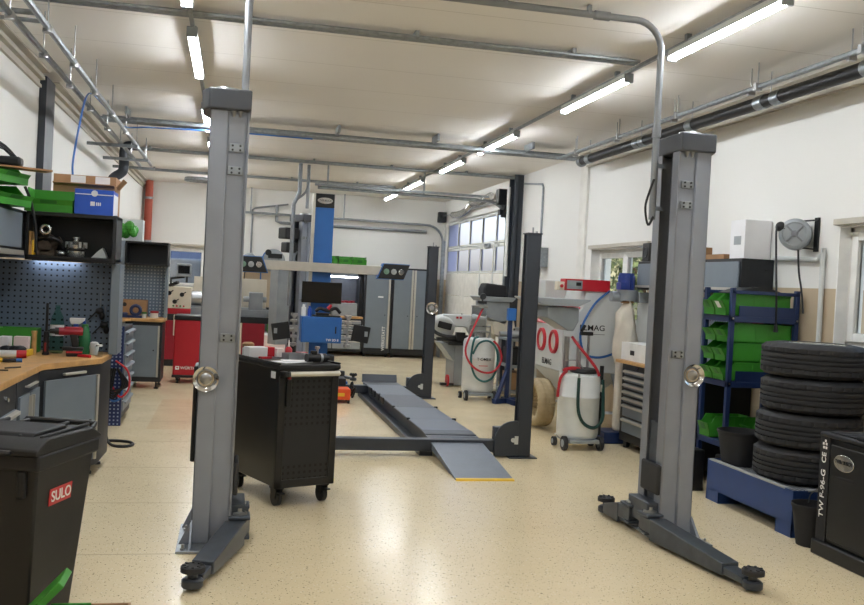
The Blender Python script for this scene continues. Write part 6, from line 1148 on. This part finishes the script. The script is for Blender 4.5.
# ---------------------------------------------------------------- outdoors seen through the panes
b = B(); b.box(XR+.3, 30, -8, 34, -.25, -.2); b.box(-25, XR+.3, YB+.3, 34, -.25, -.2); struct(b.build('ground', 'asphalt'))
def tree(label, p, h, R, m, n):
    t = thing('tree', label, 'tree', p, 0, 'trees outside the window'); r = random.Random(int(p[0]*10+p[1])); b = B()
    b.tube([p, (p[0]+.1, p[1], p[2]+h*.35), (p[0], p[1]+.1, p[2]+h*.7)], [.14, .11, .05], 8)
    for k in range(9):
        a = r.uniform(0, 2*PI); z = h*r.uniform(.3, .6); b.tube([(p[0], p[1], p[2]+z), (p[0]+R*.7*math.cos(a), p[1]+R*.7*math.sin(a), p[2]+z+h*.25)], [.05, .02], 6)
    b.build('trunk', 'bark', t); b = B(); vs = []; fs = []
    for k in range(n):
        d = Vector((r.gauss(0, 1), r.gauss(0, 1), r.gauss(0, 1))).normalized()*R*r.uniform(.3, 1); c = Vector(p)+Vector((0, 0, h*.62))+Vector((d.x, d.y, d.z*.9)); u = Vector((r.gauss(0, 1), r.gauss(0, 1), r.gauss(0, 1))).normalized(); w = u.orthogonal().normalized(); s = r.uniform(.05, .11); i = len(vs)
        vs += [c-u*s, c+w*s*.6, c+u*s, c-w*s*.6]; fs.append((i, i+1, i+2, i+3))
    b.faces(vs, fs); b.build('foliage', m, t)
tree('pale green tree outside the window behind the dust collector', (8.6, 17.6, -.2), 4.4, 1.7, 'leaf', 2200)
tree('yellowish tree outside the window, farther along the yard', (11.5, 24.5, -.2), 4.6, 1.6, 'leaf_pale', 1600)
t = thing('trailer', 'trailer with a pale blue tarpaulin parked outside the far window', 'trailer', (-1.2, 24, -.2)); b = B(); b.prism([(-3, .6), (.6, .6), (.6, 2.05), (-3, 2.0)], 'y', 23.4, 25.4); b.build('tarpaulin', 'tarp', t, bev=.05); b = B(); b.box(-3, .6, 23.5, 25.3, .3, .6); b.build('frame', 'dark', t)
for x in (-2.2, -.2): b = B(); b.cyl((x, 23.5, .15), (x, 23.7, .15), .35, n=20); b.build('wheel', 'rubber', t)
t = thing('awning', 'dark blue ribbed roof outside the far window above the tarpaulin', 'roof', (-1.2, 26, 0)); b = B(); b.prism([(25.8, 2.05), (27.5, 2.75), (27.5, 2.65), (25.8, 1.95)], 'x', -4, 2)
for k in range(24): b.prism([(25.78, 2.06), (27.5, 2.79), (27.5, 2.75), (25.78, 2.02)], 'x', -4+.25*k, -3.94+.25*k)
b.build('roof_panel', 'tarp_blue', t); b = B(); b.box(-4, -3.9, 26, 26.1, -.2, 2.1); b.box(1.9, 2, 26, 26.1, -.2, 2.1); b.build('post', 'dark', t)
# ---------------------------------------------------------------- sky, camera, view
w = D.worlds.new('World'); SC.world = w; w.use_nodes = True; nt = w.node_tree
bg = nt.nodes['Background']; sky = nt.nodes.new('ShaderNodeTexSky'); sky.sky_type = 'NISHITA'; sky.sun_disc = False; sky.sun_elevation = math.radians(28); sky.sun_rotation = math.radians(200); sky.air_density = 1.5; sky.dust_density = 3
nt.links.new(sky.outputs['Color'], bg.inputs['Color']); bg.inputs['Strength'].default_value = .15
cam = D.cameras.new('camera'); cam.sensor_width = 36; cam.lens = 916.4/864*36; cam.clip_start = .05; cam.clip_end = 200
co = D.objects.new('camera', cam); COL.objects.link(co); SC.camera = co
yaw, pitch, roll = .214645, .0189225, .0515036
fw = Vector((math.sin(yaw)*math.cos(pitch), math.cos(yaw)*math.cos(pitch), -math.sin(pitch))); rt = Vector((math.cos(yaw), -math.sin(yaw), 0)); dn = fw.cross(rt)
r2 = rt*math.cos(roll)-dn*math.sin(roll); d2 = rt*math.sin(roll)+dn*math.cos(roll)
m3 = Matrix((r2, -d2, -fw)).transposed(); co.matrix_world = Matrix.Translation((0, 0, 1.68)) @ m3.to_4x4()
SC.view_settings.view_transform = 'Standard'; SC.view_settings.look = 'None'; SC.view_settings.gamma = 1; SC.view_settings.use_curve_mapping = False
SC.view_settings.exposure = 1.8
SC.cycles.use_denoising = True; SC.cycles.max_bounces = 8; SC.cycles.diffuse_bounces = 5; SC.cycles.glossy_bounces = 4; SC.cycles.transmission_bounces = 6
SC.cycles.sample_clamp_indirect = 4; SC.cycles.caustics_reflective = False; SC.cycles.caustics_refractive = False
